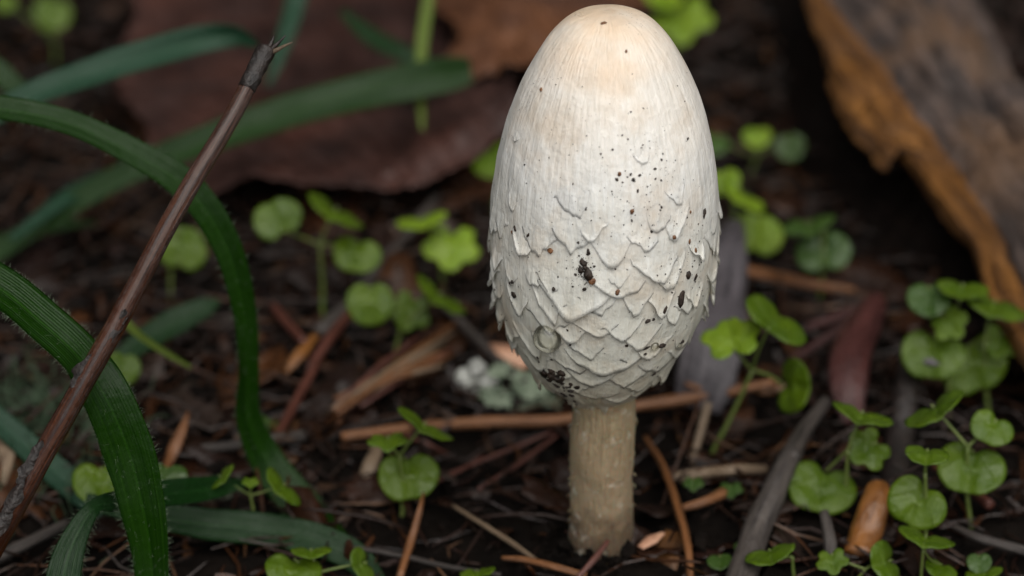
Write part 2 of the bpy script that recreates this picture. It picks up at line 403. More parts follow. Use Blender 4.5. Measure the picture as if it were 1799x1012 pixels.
SCALE_V, SCALE_F = [], []
def scale(phi, t, wid, ln, lift, curl, sharp=1.2, skew=0.0, seed=0.0):
    """one shaggy scale: grows out of the skin at its top, its tip at (phi, t) stands off"""
    NA, NB = 17, 13
    z, r = prof(t); r = max(float(r), .45)
    A, B = np.meshgrid(np.linspace(-1, 1, NA), np.linspace(0, 1, NB))
    rag = 1 + .16 * vn(np.stack([A * 2.6, B * 3 + seed, np.full_like(A, seed)], -1)) * B
    # lower outline: tip length depends on the place across the scale
    edge = 1 - (np.abs(A - skew * .5) ** sharp) * .55 + .15 * vn(np.stack([A * 2.4 + seed, B * 0 + 2.2, B * 0 + seed * 3], -1)) + .07 * vn(np.stack([A * 7.7 + seed, B * 0 + 5.2, B * 0 + seed], -1))
    along = B * edge
    half = wid * .5 * (0.80 + .20 * np.sin(np.clip(along, 0, 1) * math.pi * .8)) * rag
    pp = phi + (A * half + skew * wid * .3 * along ** 2) / r
    tq = np.clip(t - ln / CAPLEN + along * ln / CAPLEN, .002, .999)
    rise = np.clip(B, 0, 1) ** 1.35
    side = 1 - np.abs(A) ** 1.7
    off = -(.004 + .32 * lift) + ((lift * 1.32 + .012) * (.10 + .90 * side)) * rise + curl * side * np.clip((B - .72) / .28, 0, 1) ** 2
    off = off + .012 * vn(np.stack([A * 3 + seed, B * 3, A * 0 + seed], -1)) * rise
    top, nn = cap_pt(pp.ravel(), tq.ravel(), off.ravel())
    thick = .045 * (1 - .75 * B.ravel()[:, None] ** 3) * (1 - .55 * np.abs(A.ravel()[:, None]) ** 4)
    bot = top - nn * thick
    V = np.vstack([top, bot]); n = NA * NB; F = []
    for j in range(NB - 1):
        for i in range(NA - 1):
            a = j*NA+i; F += [(a, a+NA, a+NA+1, a+1), (n+a, n+a+1, n+a+NA+1, n+a+NA)]
    for i in range(NA - 1):
        a = (NB-1)*NA+i; F.append((a, n+a, n+a+1, a+1))
    for j in range(NB - 1):
        a = j*NA; F.append((a, n+a, n+a+NA, a+NA)); a = j*NA+NA-1; F.append((a, a+NA, n+a+NA, n+a))
    uv = np.stack([pp.ravel() * .5, tq.ravel() * CAPLEN * .45], -1)
    o = mk('scale', V, F, MAT_CAP, cap, (0, 0, 0), uv=np.vstack([uv, uv]))
    SCALE_V.append(V); SCALE_F.append(F); return o
PXCM = 1 / 95.0
# (tip u, tip v, width px, length px, lift, curl, sharp, skew)
FRONT = [(897,368,34,60,.05,.05,1.3,.2),(996,388,58,80,.035,.03,1.4,.2),(912,448,40,60,.05,.06,1.2,.4),
 (1003,446,66,85,.07,.04,1.0,0),(1045,432,44,60,.04,.03,1.3,-.3),(960,512,42,62,.05,.03,1.2,.3),(935,506,36,60,.04,.04,1.2,.3),(897,498,36,60,.05,.03,1.2,.3),
 (1014,556,112,110,.08,.05,1.1,-.1),(966,560,60,80,.06,.03,1.2,.2),(1187,362,34,60,.04,.05,1.2,.3),(1158,412,40,90,.05,.02,1.8,0),
 (1197,416,42,75,.06,.07,1.1,-.4),(1222,464,34,70,.08,.12,.9,.4),(1148,503,72,78,.09,.12,.9,.3),(1178,503,50,80,.06,.03,1.8,0),(1086,508,36,56,.05,.03,1.2,0),
 (1116,553,54,78,.06,.04,1.0,0),(1156,554,48,78,.07,.07,1.1,.2),(1243,516,34,55,.09,.14,.9,.3),(1252,445,60,110,.09,.02,1.6,0),(1236,560,40,70,.07,.05,1.1,.2),
 (858,510,36,55,.08,.12,.9,-.2),(860,549,40,58,.10,.16,.9,-.2),(884,580,44,64,.08,.10,1.0,-.2),(936,622,66,90,.07,.05,1.0,.2),(962,580,74,80,.07,.03,1.2,.1),
 (1066,652,112,92,.10,.03,1.5,0),(1040,590,70,60,.05,.02,1.2,.3),(1178,573,32,56,.07,.05,1.0,.1),(1122,612,64,82,.07,.03,1.1,-.1),(1092,677,86,76,.08,.02,1.4,0),
 (1040,672,74,76,.07,.02,1.3,0),(998,650,66,80,.06,.03,1.1,.2),(1196,606,58,78,.07,.03,1.1,0),(1150,650,76,80,.07,.02,1.3,0),(1124,684,62,66,.07,.02,1.2,0),
 (948,648,56,76,.06,.03,1.1,.1),(985,668,58,70,.06,.02,1.2,0),(1130,292,26,34,.04,.02,2,0),(905,250,24,36,.04,.02,2,0),
 (880,420,40,70,.05,.03,1.2,0),(1216,540,46,70,.07,.04,1.1,0),(1180,630,60,70,.06,.03,1.1,0),(905,600,50,70,.06,.04,1.1,0),
 (1010,690,60,60,.05,.02,1.2,.2),(1045,700,66,60,.05,.015,1.3,0),(1085,702,60,56,.05,.015,1.3,0),(970,686,50,56,.05,.03,1.1,.2),(1112,696,46,50,.05,.02,1.2,0),(1160,680,44,56,.05,.03,1.1,-.2),
 (1000,600,64,74,.06,.03,1.1,.1),(1025,628,60,60,.05,.02,1.2,.2),(1136,630,60,66,.05,.03,1.1,0),(1100,640,60,66,.05,.02,1.2,.1),(965,620,50,66,.06,.04,1.1,0),(1072,528,80,80,.05,.03,1.1,.2),(1200,560,44,70,.06,.05,1.0,.2),(1050,555,70,70,.04,.02,1.3,0),(1090,600,60,70,.04,.02,1.3,0),(910,545,56,80,.05,.03,1.1,.2),(940,455,60,90,.03,.02,1.5,0),(1070,470,60,90,.03,.02,1.5,0),(1130,450,50,80,.04,.03,1.2,0)]
for k, (u, v, w, l, li, cu, sh, sk) in enumerate(FRONT):
    cu = min(.12, cu * float(rng.choice((.4, .8, 1.3, 1.9)))); li *= float(rng.uniform(.7, 1.35)); l *= float(rng.uniform(.85, 1.2)); sk += float(rng.normal(0, .08))
    phi, t = px2cap(u, v); scale(phi, t, w * PXCM * 1.35, l * PXCM * 1.05, li * (.45 + .55 * min(1, max(0, (v - 330) / 260))) * .50, cu * .9 * (.35 + .65 * min(1, max(0, (v - 330) / 160))), sh, sk, k * 1.37 + .5)
k = 0
for row, tr in enumerate(np.linspace(.56, .97, 9)):      # the far side and the flanks
    zz, rr = prof(tr); cnt = max(7, int(2 * math.pi * float(rr) / .85))
    for i in range(cnt):
        phi = 2 * math.pi * (i + .5 * (row % 2)) / cnt + random.uniform(-.12, .12)
        pv = (phi + math.pi / 2 + math.pi) % (2 * math.pi) - math.pi
        if abs(pv) < 1.05: continue
        k += 1
        scale(phi, min(.985, tr + random.uniform(-.015, .015)), random.uniform(.45, .8), random.uniform(.6, .9), random.uniform(.04, .09) * min(1, (tr - .35) / .4),
              random.uniform(.01, .08) * min(1, max(0, tr - .5) / .25), random.uniform(.9, 1.5), random.uniform(-.3, .3), 100 + k * 1.7)

# stem
zs = np.r_[np.linspace(-.9, 4.3, 74)]
sp = np.stack([.01 * np.sin(zs * 2) + .02 * (zs - 2) * .1, 0 * zs, zs], -1)
rad = .62 + .05 * np.exp(-(zs / .55) ** 2) + .015 * np.sin(zs * 3) + np.where(zs < 0, .05, 0)
sv, sf, suv = tube(sp, rad, 72, .055, 1.5, seed=4.0); suv[:, 0] *= 4.0
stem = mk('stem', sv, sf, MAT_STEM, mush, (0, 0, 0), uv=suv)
stem['label'] = 'pale tan fibrous stem, soil-stained at its foot'
# soft fibres standing off the stem
jf = Join()
for k in range(160):
    a = rng.uniform(0, 2 * math.pi); z = rng.uniform(.1, 3.3); r = .62
    d = np.array((math.cos(a), math.sin(a), 0)); b = d * r + np.array((0, 0, z))
    pts = [b, b + d * .03 + np.array((rng.uniform(-.03, .03), 0, -.04)), b + d * rng.uniform(.01, .035) + np.array((0, 0, -rng.uniform(.06, .14)))]
    v_, f_, _ = tube(pts, [.011, .008, .003], 4); jf.add(v_, f_)
jf.build('fibres', MAT_STEM, stem, (0, 0, 0))

# ray casts on the finished cap for crumbs and drops
bv = [cv]; bf = list(cf); off = len(cv)
for V, F in zip(SCALE_V, SCALE_F): bv.append(V); bf += [tuple(i + off for i in q) for q in F]; off += len(V)
CAPBVH = bvhtree.BVHTree.FromPolygons([tuple(q) for q in np.vstack(bv)], bf)
def on_cap(u, v):
    r = nrm(ray(u, v)); loc, n, i, d = CAPBVH.ray_cast(Vector(CAM), Vector(r))
    if loc is None: return None, None
    n = np.array(n); return np.array(loc), (n if np.dot(n, r) < 0 else -n)

def blob(c, n, sx, sy, sz, seed, ang=0.0, rough=.45, lev=(8, 6)):
    """lumpy grain: ellipsoid with axes in the plane of normal n"""
    n = nrm(n); a = RGT - n * np.dot(RGT, n); a = nrm(a); b = np.cross(n, a)
    a, b = a * math.cos(ang) + b * math.sin(ang), b * math.cos(ang) - a * math.sin(ang)
    V = []; F = []; S, R = lev
    for j in range(R + 1):
        th = math.pi * j / R
        for i in range(S):
            p = 2 * math.pi * i / S; q = np.array((math.sin(th) * math.cos(p), math.sin(th) * math.sin(p), math.cos(th)))
            q = q * (1 + rough * float(vn(q * 1.9 + seed)))
            V.append(c + a * q[0] * sx + b * q[1] * sy + n * q[2] * sz)
    for j in range(R):
        for i in range(S): F.append((j*S+i, (j+1)*S+i, (j+1)*S+(i+1) % S, j*S+(i+1) % S))
    return np.array(V), F
CR = [(1237,374,5,11,0,0,'elongated near-black soil crumb high on the right flank of the cap'),(1025,462,7,9,0,.3,None),(1033,482,11,13,0,0,None),(1040,494,8,7,1,.2,None),(1020,474,6,8,0,.4,None),(1028,470,5,6,0,.9,None),
 (905,402,3,7,0,.4,None),(900,408,3,4,1,0,None),(928,413,2.5,6,0,-.6,None),(967,440,6,6,1,.3,None),(1034,442,3.5,7,0,.3,None),(1016,426,3,3,0,0,None),(903,517,7,7,0,.5,None),(900,495,4,4,0,0,None),
 (973,508,4,5,0,0,None),(1027,508,5,4,0,.5,None),(1184,417,5,5,1,0,None),(1110,372,4.5,6,1,.2,None),(1085,513,5,7,1,-.4,None),(1088,305,4,5,1,0,None),(1113,316,4,4.5,0,.3,None),(1120,335,2.5,4,0,0,None),
 (1060,41,7,4,1,.4,'small reddish crumb on the smooth tan crown of the cap'),(1209,483,6,11,0,0,None),(1222,487,3.5,9,0,-.5,None),(1196,524,8,20,0,-.15,'largest black elongated soil crumb low on the right flank of the cap'),
 (1168,545,4,9,0,-.3,None),(1138,564,8,5,0,.2,None),(1148,561,4,3.5,0,.4,None),(1135,611,9,4,0,.1,None),(1162,607,8,6,0,0,None),(1198,600,5,5,0,0,None),(1100,90,3,4,1,0,None),(951,158,3.5,5,1,0,None),
 (1211,424,2.5,6,1,0,None),(1148,657,6,3,0,.2,None),(1133,622,4,3,0,0,None),(1002,606,3,3,0,0,None),(1213,372,2.5,4,1,0,None),(1222,440,3,6,1,.2,None)]
for k, (u, v, sx, sy, kind, ang, lab) in enumerate(CR):
    c, n = on_cap(u, v)
    if c is None: continue
    s = depth(c) / KPX
    bvv, bff = blob(c + n * .006, n, sx * s * .85, sy * s * .85, min(sx, sy) * s * .6, k * 3.1, ang)
    o = mk('soil_crumb', bvv, bff, MAT_RUST if kind else MAT_CRUMB, None, c)
    if lab: tag(o, lab, 'soil crumb', 'soil crumbs stuck to the cap')
    elif kind: tag(o, 'tiny rust-brown crumb stuck to the white cap', 'soil crumb', 'soil crumbs stuck to the cap')
    elif 1015 < u < 1045 and 455 < v < 500: tag(o, 'black soil grain in the dark smudge on the front of the cap', 'soil crumb', 'soil crumbs stuck to the cap')
    else: tag(o, 'tiny blackish crumb stuck to the white scaly cap', 'soil crumb', 'soil crumbs stuck to the cap')
js = Join()
for k in range(520):
    if k < 120: u, v = rng.normal(1026, 11), rng.normal(476, 15)
    elif k < 200: u, v = rng.normal(1200, 25), rng.normal(500, 55)
    elif k < 300: u, v = rng.normal(1120, 55), rng.normal(340, 60)
    else: u, v = rng.uniform(855, 1250), rng.uniform(120, 680)
    c, n = on_cap(u, v)
    if c is None: continue
    s = depth(c) / KPX * (.45 + rng.exponential(.5)); a, b = blob(c + n * .004, n, s, s * rng.uniform(.7, 1.8), s * .6, k, rng.uniform(0, 3), .3, (5, 4)); js.add(a, b)
o = js.build('soil_specks', MAT_CRUMB); tag(o, 'fine dark soil specks peppered over the white cap', 'soil specks')
# damp black soil smeared on the lower left rim of the cap
cl = thing('soil_clump', 'damp black soil clump smeared on the lower left rim of the cap', 'soil', (-.7, -.8, 3.6))
for k in range(48):
    u, v = rng.uniform(944, 1015), 0; v = 636 + (u - 944) * .88 + rng.normal(0, 10)
    c, n = on_cap(u, v)
    if c is None: continue
    s = .01 * (1.5 + rng.exponential(2.2)); a, b = blob(c + n * .003, n, s * 1.3, s, s * .5, k * 2.2, rng.uniform(0, 3), .6)
    mk('grain', a, b, MAT_CRUMB, cl, (-.7, -.8, 3.6))
# tan nodule on the upper left shoulder
nd = on_cap(932, 108)[0]
if nd is not None:
    a, b = blob(nd + np.array((-.05, 0, .02)), (-.8, -.4, .3), .06, .12, .09, 5.5, .4, .8, (12, 10))
    tag(mk('debris_nodule', a, b, MAT_CHIP_P, None, nd), 'crumbly tan nodule on the upper left shoulder of the cap', 'debris')
# water drops
for (u, v, r, sq, lab) in ((964, 592, 26, .8, 'large clear water drop hanging under a scale near the cap rim'), (1150, 608, 8, .8, 'small clear water drop beside black crumbs on the cap'), (1193, 606, 5, .8, 'tiny water drop at the right edge of the cap')):
    c, n = on_cap(u, v)
    if c is None: continue
    s = depth(c) / KPX; a, b = blob(c + n * r * s * .25, n, r * s, r * s * 1.05, r * s * .8, 1, 0, 0.04, (28, 18))
    tag(mk('water_drop', a, b, MAT_WATER, None, c), lab, 'water drop')

# scraps lying against the foot of the stem
for k, (u, v, w, ang, mt) in enumerate(((1018, 948, .45, .3, MAT_CHIP_P), (1085, 940, .5, -.6, MAT_CHIP_P), (1050, 962, .4, .9, MAT_TWIG_P), (1000, 935, .35, 1.2, MAT_TWIG_R), (1104, 955, .4, .2, MAT_TWIG_R))):
    c = G(u, v, .06); a, b = blob(c, (0, -.7, .7), w * .5, w * .2, .06, k * 4.1, ang, .55, (12, 8))
    tag(mk('foot_scrap', a, b, mt, None, c), ('pinkish scrap against the left of the stem foot', 'pinkish scrap against the right of the stem foot', 'straw-coloured scrap before the stem foot', 'small red scrap left of the stem foot', 'small red scrap right of the stem foot')[k], 'debris', 'scraps against the stem foot')

# ================================================================== broken stick at left
st_pts = np.array([P(-160, 1205, 47.2), P(0, 940, 46.4), P(150, 665, 46.2), P(300, 390, 46.3), P(400, 215, 46.6), P(468, 92, 46.9)])
stick = thing('broken_stick', 'glossy reddish-brown broken stick leaning diagonally across the grass blades', 'stick', st_pts[0])
sp = crom(st_pts, 110); sp[:, 0] += .02 * np.sin(np.arange(110) * .16); rr = np.linspace(.225, .148, 110); rr[:34] *= np.linspace(1.06, 1, 34)
a, b, c = tube(sp, rr, 22, .06, 1.6, seed=2.2); c[:, 0] *= 2
mk('shaft', a, b, MAT_STICK, stick, st_pts[0], uv=c)
tipd = nrm(st_pts[-1] - st_pts[-2])
bk = crom([sp[97], sp[104], sp[109], sp[109] + tipd * .12], 14)
a, b, c = tube(bk, np.linspace(.165, .18, 14) * np.r_[np.ones(11), .95, .85, .6], 16, .28, 6.0, seed=9)
mk('bark_collar', a, b, MAT_BARK, stick, st_pts[0], uv=c)
for k, (du, dv, l) in enumerate(((46, -18, .030), (34, -30, .030), (14, -30, .040), (22, -16, .05), (32, -10, .03))):
    q = sp[108]; e = P(468 + du, 92 + dv, 46.9 + (k - 2) * .08)
    a, b, c = tube(crom([q + (e - q) * -.3, q + (e - q) * .4 + np.array((.02, 0, .0)), e], 8), np.linspace(l * 2.6, .012, 8), 7, .3, 8, seed=k)
    mk('splinter', a, b, MAT_SPLINTER if k in (0,) else MAT_BARK, stick, st_pts[0], uv=c)
for k, (u, v, l) in enumerate(((205, 585, .9), (150, 655, .7), (60, 815, .9), (20, 900, 1.3))):   # bark flakes left on the shaft
    q = P(u - 6, v - 4, 46.05); e = nrm(st_pts[3] - st_pts[1])
    V = []; F = []; n = 14
    for i in range(n):
        s = i / (n - 1)
        for j in range(5):
            w = (j - 2) * .5 * .16 * math.sin(math.pi * min(1, s * 1.02 + .02)) ** .5 * (1 + .5 * float(vn((s * 6, j, k))))
            V.append(q + e * (s - .5) * l + RGT * w - FWD * (.035 + .03 * float(vn((s * 7, j * 1.3, k + 4))) - abs(w) * .5))
    V = np.array(V); F = [(i*5+j, i*5+j+1, (i+1)*5+j+1, (i+1)*5+j) for i in range(n-1) for j in range(4)]
    V2 = np.vstack([V, V + FWD * .05]); m_ = len(V); F += [tuple(x + m_ for x in reversed(f)) for f in F]
    mk('bark_flake', V2, F, MAT_BARK, stick, st_pts[0])

# ================================================================== grass blades
def blade(label, ctrl, mat, roll=0.0, fold=.10, hairs=0, n=70, curlr=None):
    pts = np.array([P(u, v, d) for (u, v, d, w) in ctrl]); wd = np.array([w * d / KPX for (u, v, d, w) in ctrl])
    sp = crom(pts, n); ws = np.maximum(np.interp(np.linspace(0, 1, n), np.linspace(0, 1, len(wd)), wd), .03)
    rl = np.interp(np.linspace(0, 1, n), np.linspace(0, 1, len(roll)), roll) if hasattr(roll, '__len__') else np.full(n, roll)
    T = np.gradient(sp, axis=0); NA = 13; V = []; UV = []; ln = 0; edges = []
    for i in range(n):
        t = nrm(T[i]); c = nrm(CAM - sp[i]); s = nrm(np.cross(t, c)); a = math.radians(rl[i])
        nn = np.cross(s, t); nn = nn if np.dot(nn, c) > 0 else -nn
        s, nn = s * math.cos(a) + nn * math.sin(a), nn * math.cos(a) - s * math.sin(a)
        if i: ln += np.linalg.norm(sp[i] - sp[i-1])
        for j in range(NA):
            q = -1 + 2 * j / (NA - 1)
            h = fold * ws[i] * (abs(q) - .5) + .02 * float(vn((ln * .9, q * 1.2, ctrl[0][0] * .01)))
            V.append(sp[i] + s * q * ws[i] * .5 * (1 + .03 * float(vn((ln * 1.5, q * 9, 1)))) + nn * h); UV.append((j / (NA - 1), ln))
        edges.append((sp[i], s, nn, t, ws[i]))
    V = np.array(V); m_ = len(V); F = [(i*NA+j, i*NA+j+1, (i+1)*NA+j+1, (i+1)*NA+j) for i in range(n-1) for j in range(NA-1)]
    # second skin: the blade has a thickness
    off = np.repeat(np.array([e[2] for e in edges]), NA, axis=0) * .022
    F2 = [tuple(x + m_ for x in reversed(f)) for f in F]
    for i in range(n - 1):
        for j in (0, NA - 1):
            a_, b_ = i*NA+j, (i+1)*NA+j; F2.append((a_, b_, b_ + m_, a_ + m_))
    o = thing('grass', label, 'grass', sp[0], 'grass leaves around the stick'); o['kind'] = 'thing'
    mk('blade', np.vstack([V, V - off]), F + F2, mat, o, sp[0], uv=np.vstack([UV, UV]))
    if hairs:
        jh = Join()
        for k in range(hairs * 6 // 10):
            i = rng.integers(0, n - 1); p, s, nn, t, w = edges[i]; p = p + t * rng.uniform(0, .15)
            if rng.random() < .72: q = rng.choice((-1, 1)) * rng.uniform(.97, 1.0); d = s * math.copysign(1, q) * rng.uniform(.6, 1) + t * rng.normal(-.25, .35) + nn * rng.normal(0, .4)
            else: q = rng.uniform(-.95, .95); d = nn * .8 + t * rng.normal(0, .6) + s * rng.normal(0, .5)
            b = p + s * q * w * .5 + nn * fold * w * (abs(q) - .5); l = rng.uniform(.04, .15); d = nrm(d)
            m1 = b + d * l * .55; e = b + d * l + np.array((0, 0, -.02))
            x = nrm(np.cross(d, FWD)) * .0017
            jh.add([b - x, b + x, m1 + x * .8, m1 - x * .8, e, b + FWD * .005], [(0, 1, 2, 3), (3, 2, 4), (0, 5, 3), (1, 5, 2)])
        jh.build('hairs', MAT_HAIR, o, sp[0])
    return o
blade('long green grass blade arching over behind the stick and down to the litter', [(-130,180,49.5,50),(0,190,49.6,52),(120,215,49.8,50),(240,272,50,52),(330,330,50.2,58),(395,425,50.6,52),(428,540,51.2,42),(436,640,51.7,40),(436,735,52.2,50),(475,820,52.6,66),(540,905,52.3,74),(600,985,51.2,70)], MAT_GRASS, [35,35,30,25,15,5,10,35,30,20,10,10], .12, 900)
blade('broad hairy bright green grass blade bent under the stick', [(-120,440,46.6,92),(0,505,46.8,92),(70,560,46.9,92),(140,625,47,90),(190,705,47.2,88),(228,800,47.5,90),(250,890,47.8,80),(262,960,48.1,66),(268,1030,48.4,55),(272,1100,48.6,40)], MAT_GRASS, [40,40,38,35,10,0,-5,-10,-10,-10], .10, 1500)
blade('soft bluish grass blade with drooping end before the dead leaf', [(-80,240,57,40),(60,165,57.5,50),(160,128,58,54),(260,95,58.5,54),(350,70,59,50),(415,62,59,40),(452,78,58.6,12)], MAT_GRASS_B, [30,30,25,20,5,-30,-40], .14)
blade('long smooth grass blade lying across the front of the dead leaf', [(-100,500,60,34),(0,440,60.5,36),(120,362,61,40),(230,300,61.3,44),(340,255,61.6,54),(480,205,62,62),(620,165,62.4,66),(740,140,62.6,66),(800,128,62.6,60),(828,124,62.6,42)], MAT_GRASS, [20,20,15,10,25,25,25,10,0,0], .10)
blade('short hairy grass blade folded sharply beside the broad blade', [(100,1120,47.4,58),(112,1010,47.5,60),(132,945,47.7,46),(165,892,48.0,30),(215,880,48.5,44),(300,866,49.6,52),(380,856,50.6,40),(430,850,51.2,14)], MAT_GRASS_D, [0,0,10,30,30,20,15,10], .12, 600)
blade('dark green grass blade lying low over the litter', [(150,880,50.6,30),(260,905,50.8,46),(360,920,51,60),(460,930,51.1,62),(560,950,51.0,60),(630,985,50.8,52),(670,1050,50.4,40)], MAT_GRASS_D, [25,25,20,20,15,10,10], .10)
blade('dull blue-green grass blade low in the litter under the stick', [(-60,690,53,40),(20,760,53,48),(100,830,52.8,54),(190,895,52.4,56),(290,930,52,52),(400,925,51.9,30)], MAT_GRASS_B, [25,25,20,15,10,10], .12)
blade('thin upright grass blade browning at its lower end before the dead leaf', [(760,-90,64,16),(752,0,64,20),(742,70,63.6,22),(738,140,63.2,18),(740,190,63,14),(742,228,62.8,6)], MAT_GRASS_Y, 0, .1, 0, 40)
blade('bluish green grass blade dropping in from above the dead leaf', [(540,-90,66,38),(522,-10,66,38),(505,50,65.6,34),(485,110,65.2,24),(470,150,65,8)], MAT_GRASS_B, 10, .1, 0, 40)
blade('dark grass blade slanting beneath the thin upright blade', [(600,20,66,12),(650,62,65.6,32),(710,95,65.2,34),(770,118,65,26),(810,130,64.8,8)], MAT_GRASS_D, 15, .1, 0, 40)
blade('dark glossy leaf blade low between stick and arching blade', [(200,640,56,30),(250,600,56.4,46),(310,565,56.8,52),(360,540,57,40),(385,528,57.1,8)], MAT_GRASS_D, 25, .1, 0, 40)
blade('thin yellow-green stalk turning orange beside the stick', [(205,548,53.4,14),(235,580,53.6,14),(265,603,53.9,12),(300,625,54.2,10),(335,645,54.5,6)], MAT_GRASS_Y, 0, .1, 0, 30)
blade('short dark green blade behind the root end of the arching blade', [(-60,80,60,36),(0,130,60,44),(40,165,60,34),(75,200,60,10)], MAT_GRASS, 15, .1, 0, 30)
blade('thin green blade lying below the long blade across the dead leaf', [(-60,440,62,22),(30,415,62.2,22),(110,395,62.4,20),(170,392,62.6,8)], MAT_GRASS, 20, .1, 0, 30)
blade('faint grey-green blade lying behind the arching blade', [(20,420,60,14),(120,345,61,30),(200,310,62,32),(280,300,63,14)], MAT_GRASS_B, 20, .1, 0, 30)

# ================================================================== seedlings
def leaf_outline(kind, ph):
    def bell(c, w):
        d = (ph - c + math.pi) % (2 * math.pi) - math.pi; return np.exp(-(d / w) ** 2)
    if kind == 'k':       # kidney
        r = 1 - .36 * bell(math.pi / 2, .34) - .17 * bell(-math.pi / 2, .30) + .03 * np.sin(3 * ph + 1)
        return r * np.cos(ph) * .5, r * np.sin(ph) * .43
    if kind == 'o':       # rounder
        r = 1 - .25 * bell(math.pi / 2, .30) - .06 * bell(-math.pi / 2, .30) + .03 * np.sin(3 * ph)
        return r * np.cos(ph) * .5, r * np.sin(ph) * .48
    r = .86 + .12 * np.cos(5 * (ph + math.pi / 2)) - .03 * np.cos(10 * (ph + math.pi / 2)) - .25 * bell(math.pi / 2, .28)
    return r * np.cos(ph) * .56, r * np.sin(ph) * .52
TRUE = {'k': .84, 'o': .96, 'l': .95}
def leaf(kind, c, maj, asp, ang, mat, root, org, flip=1, sgn=1, seed=0.0, bend=.10):
    """maj: width cm; asp: apparent height/width in the photograph; ang: tilt of the long axis in degrees"""
    tw = nrm(CAM - c); a = math.radians(ang)
    r_ = nrm(np.cross(UPV, tw)); u_ = np.cross(tw, r_)
    e1 = r_ * math.cos(a) + u_ * math.sin(a); pe = u_ * math.cos(a) - r_ * math.sin(a)
    ct = min(1.0, asp / TRUE[kind]); stt = math.sqrt(max(0, 1 - ct * ct)) * sgn
    nn = tw * ct + pe * stt; e2 = pe * ct - tw * stt
    S, R = 40, 7; ph = np.linspace(0, 2 * math.pi, S, endpoint=False); x, y = leaf_outline(kind, ph); y = y * flip
    V = [c]; UV = [(0, 0)]
    for j in range(1, R + 1):
        q = j / R
        for i in range(S):
            X, Y = x[i] * q, y[i] * q
            h = bend * (X * X * 1.3 - Y * Y * .8) - .06 * math.exp(-((X / .09) ** 2)) + .05 * float(fbm((X * 4 + seed, Y * 4, seed), 2)) - .10 * bend * q ** 4
            V.append(c + maj * (e1 * X + e2 * Y + nn * h)); UV.append((X, Y * flip))
    V = np.array(V); F = [(0, 1 + i, 1 + (i + 1) % S) for i in range(S)]
    for j in range(R - 1):
        F += [(1+j*S+i, 1+(j+1)*S+i, 1+(j+1)*S+(i+1) % S, 1+j*S+(i+1) % S) for i in range(S)]
    m_ = len(V); V2 = np.vstack([V, V - nn * .018]); F2 = [tuple(q + m_ for q in reversed(f)) for f in F]
    b = 1 + (R-1) * S; F2 += [(b+i, m_+b+i, m_+b+(i+1) % S, b+(i+1) % S) for i in range(S)]
    o = mk('leaf', V2, F + F2, mat, root, org, uv=np.vstack([UV, UV]))
    att = c + maj * e2 * flip * .43 * .62 if kind != 'o' else c + maj * e2 * flip * .34
    return o, att - nn * .012, nn
LM = {'g': MAT_LEAF, 'y': MAT_LEAF_Y, 'd': MAT_LEAF_D}
def seedling(label, base, node, leaves, sr=.045, dy=0.0):
    """base, node: pixels; leaves: (kind, u, v, width px, aspect, angle, colour, flip, sgn, dy)"""
    b = G(*base, -.10); root = thing('seedling', label, 'seedling', b, 'seedlings in the litter')
    nd = PY(node[0], node[1], b[1] + .05 + dy)
    mid = (b + nd) / 2 + np.array((.06 * math.sin(base[0]), .05, .0))
    a, f, uv = tube(crom([b, mid, nd], 14), np.linspace(sr * 1.1, sr * .85, 14), 8, .1, 5); mk('stem', a, f, MAT_PETIOLE, root, b, uv=uv)
    for k, L in enumerate(leaves):
        kind, u, v, w, asp, ang, colr = L[:7]; fl = L[7] if len(L) > 7 else 1; sg = L[8] if len(L) > 8 else 1; ddy = L[9] if len(L) > 9 else random.uniform(-.25, .15)
        c = PY(u, v, b[1] + dy + ddy); mj = w * depth(c) / KPX
        o, att, nn = leaf(kind, c, mj, asp, ang, LM[colr], root, b, fl, sg, base[0] * .13 + k * 2.7)
        m2 = (nd + att) / 2 - nn * .12 + np.array((0, 0, .04))
        a, f, uv = tube(crom([nd, m2, att], 12), np.linspace(sr * .8, sr * .55, 12), 7, .08, 5)
        mk('petiole', a, f, MAT_PETIOLE, o, b, uv=uv)
    return root
E = .22
seedling('bright lime seedling with a round notched leaf close behind the right flank of the cap', (1285,505), (1290,372), [('k',1328,412,96,.82,-8,'y',-1),('o',1272,318,60,.8,10,'y',1),('k',1305,342,92,.30,-40,'y',1,1)])
seedling('seedling with a shaded two-tone round leaf beside the black hollow', (1440,520), (1445,400), [('k',1446,442,98,.80,5,'d',-1),('k',1420,394,96,.30,12,'d')])
seedling('small seedling with three leaflets before the dark hollow', (1318,330), (1330,275), [('o',1330,240,50,.75,0,'y'),('o',1388,258,54,.95,10,'d'),('o',1252,250,62,.6,-15,'d')])
seedling('seedling with a lobed lime leaf and two half-folded leaves over the orange twig', (1245,800), (1322,650), [('l',1285,592,104,.70,12,'y',-1),('k',1362,562,128,.38,-38,'g',-1,1),('k',1392,679,98,.58,82,'g',1,1)],.05)
seedling('lime lobed seedling behind the crown of the cap', (1185,215), (1188,80), [('l',1196,32,112,.72,5,'y'),('o',1165,-5,70,.5,-10,'y')])
seedling('half-hidden seedling peeping out at the left flank of the cap', (872,380), (875,330), [('o',870,282,80,.7,30,'g')])
seedling('three-leaved seedling in front of the shadow under the dead leaf', (566,560), (562,430), [('k',627,446,86,.78,-12,'g',1),('k',588,370,112,.24,-32,'g',1,1),('k',487,384,88,.82,25,'g',-1,1)])
seedling('seedling with a four-lobed lime leaf beside the left flank of the cap', (783,520), (770,405), [('l',793,432,98,.84,-5,'y',1),('k',740,386,92,.24,10,'y')])
seedling('seedling with a big round leaf, a lobed leaf and one edge-on leaf above orange needles', (695,640), (705,575), [('o',650,533,84,1.0,0,'g',1),('l',720,547,76,1.0,-20,'g',1),('k',772,518,108,.20,-38,'g')])
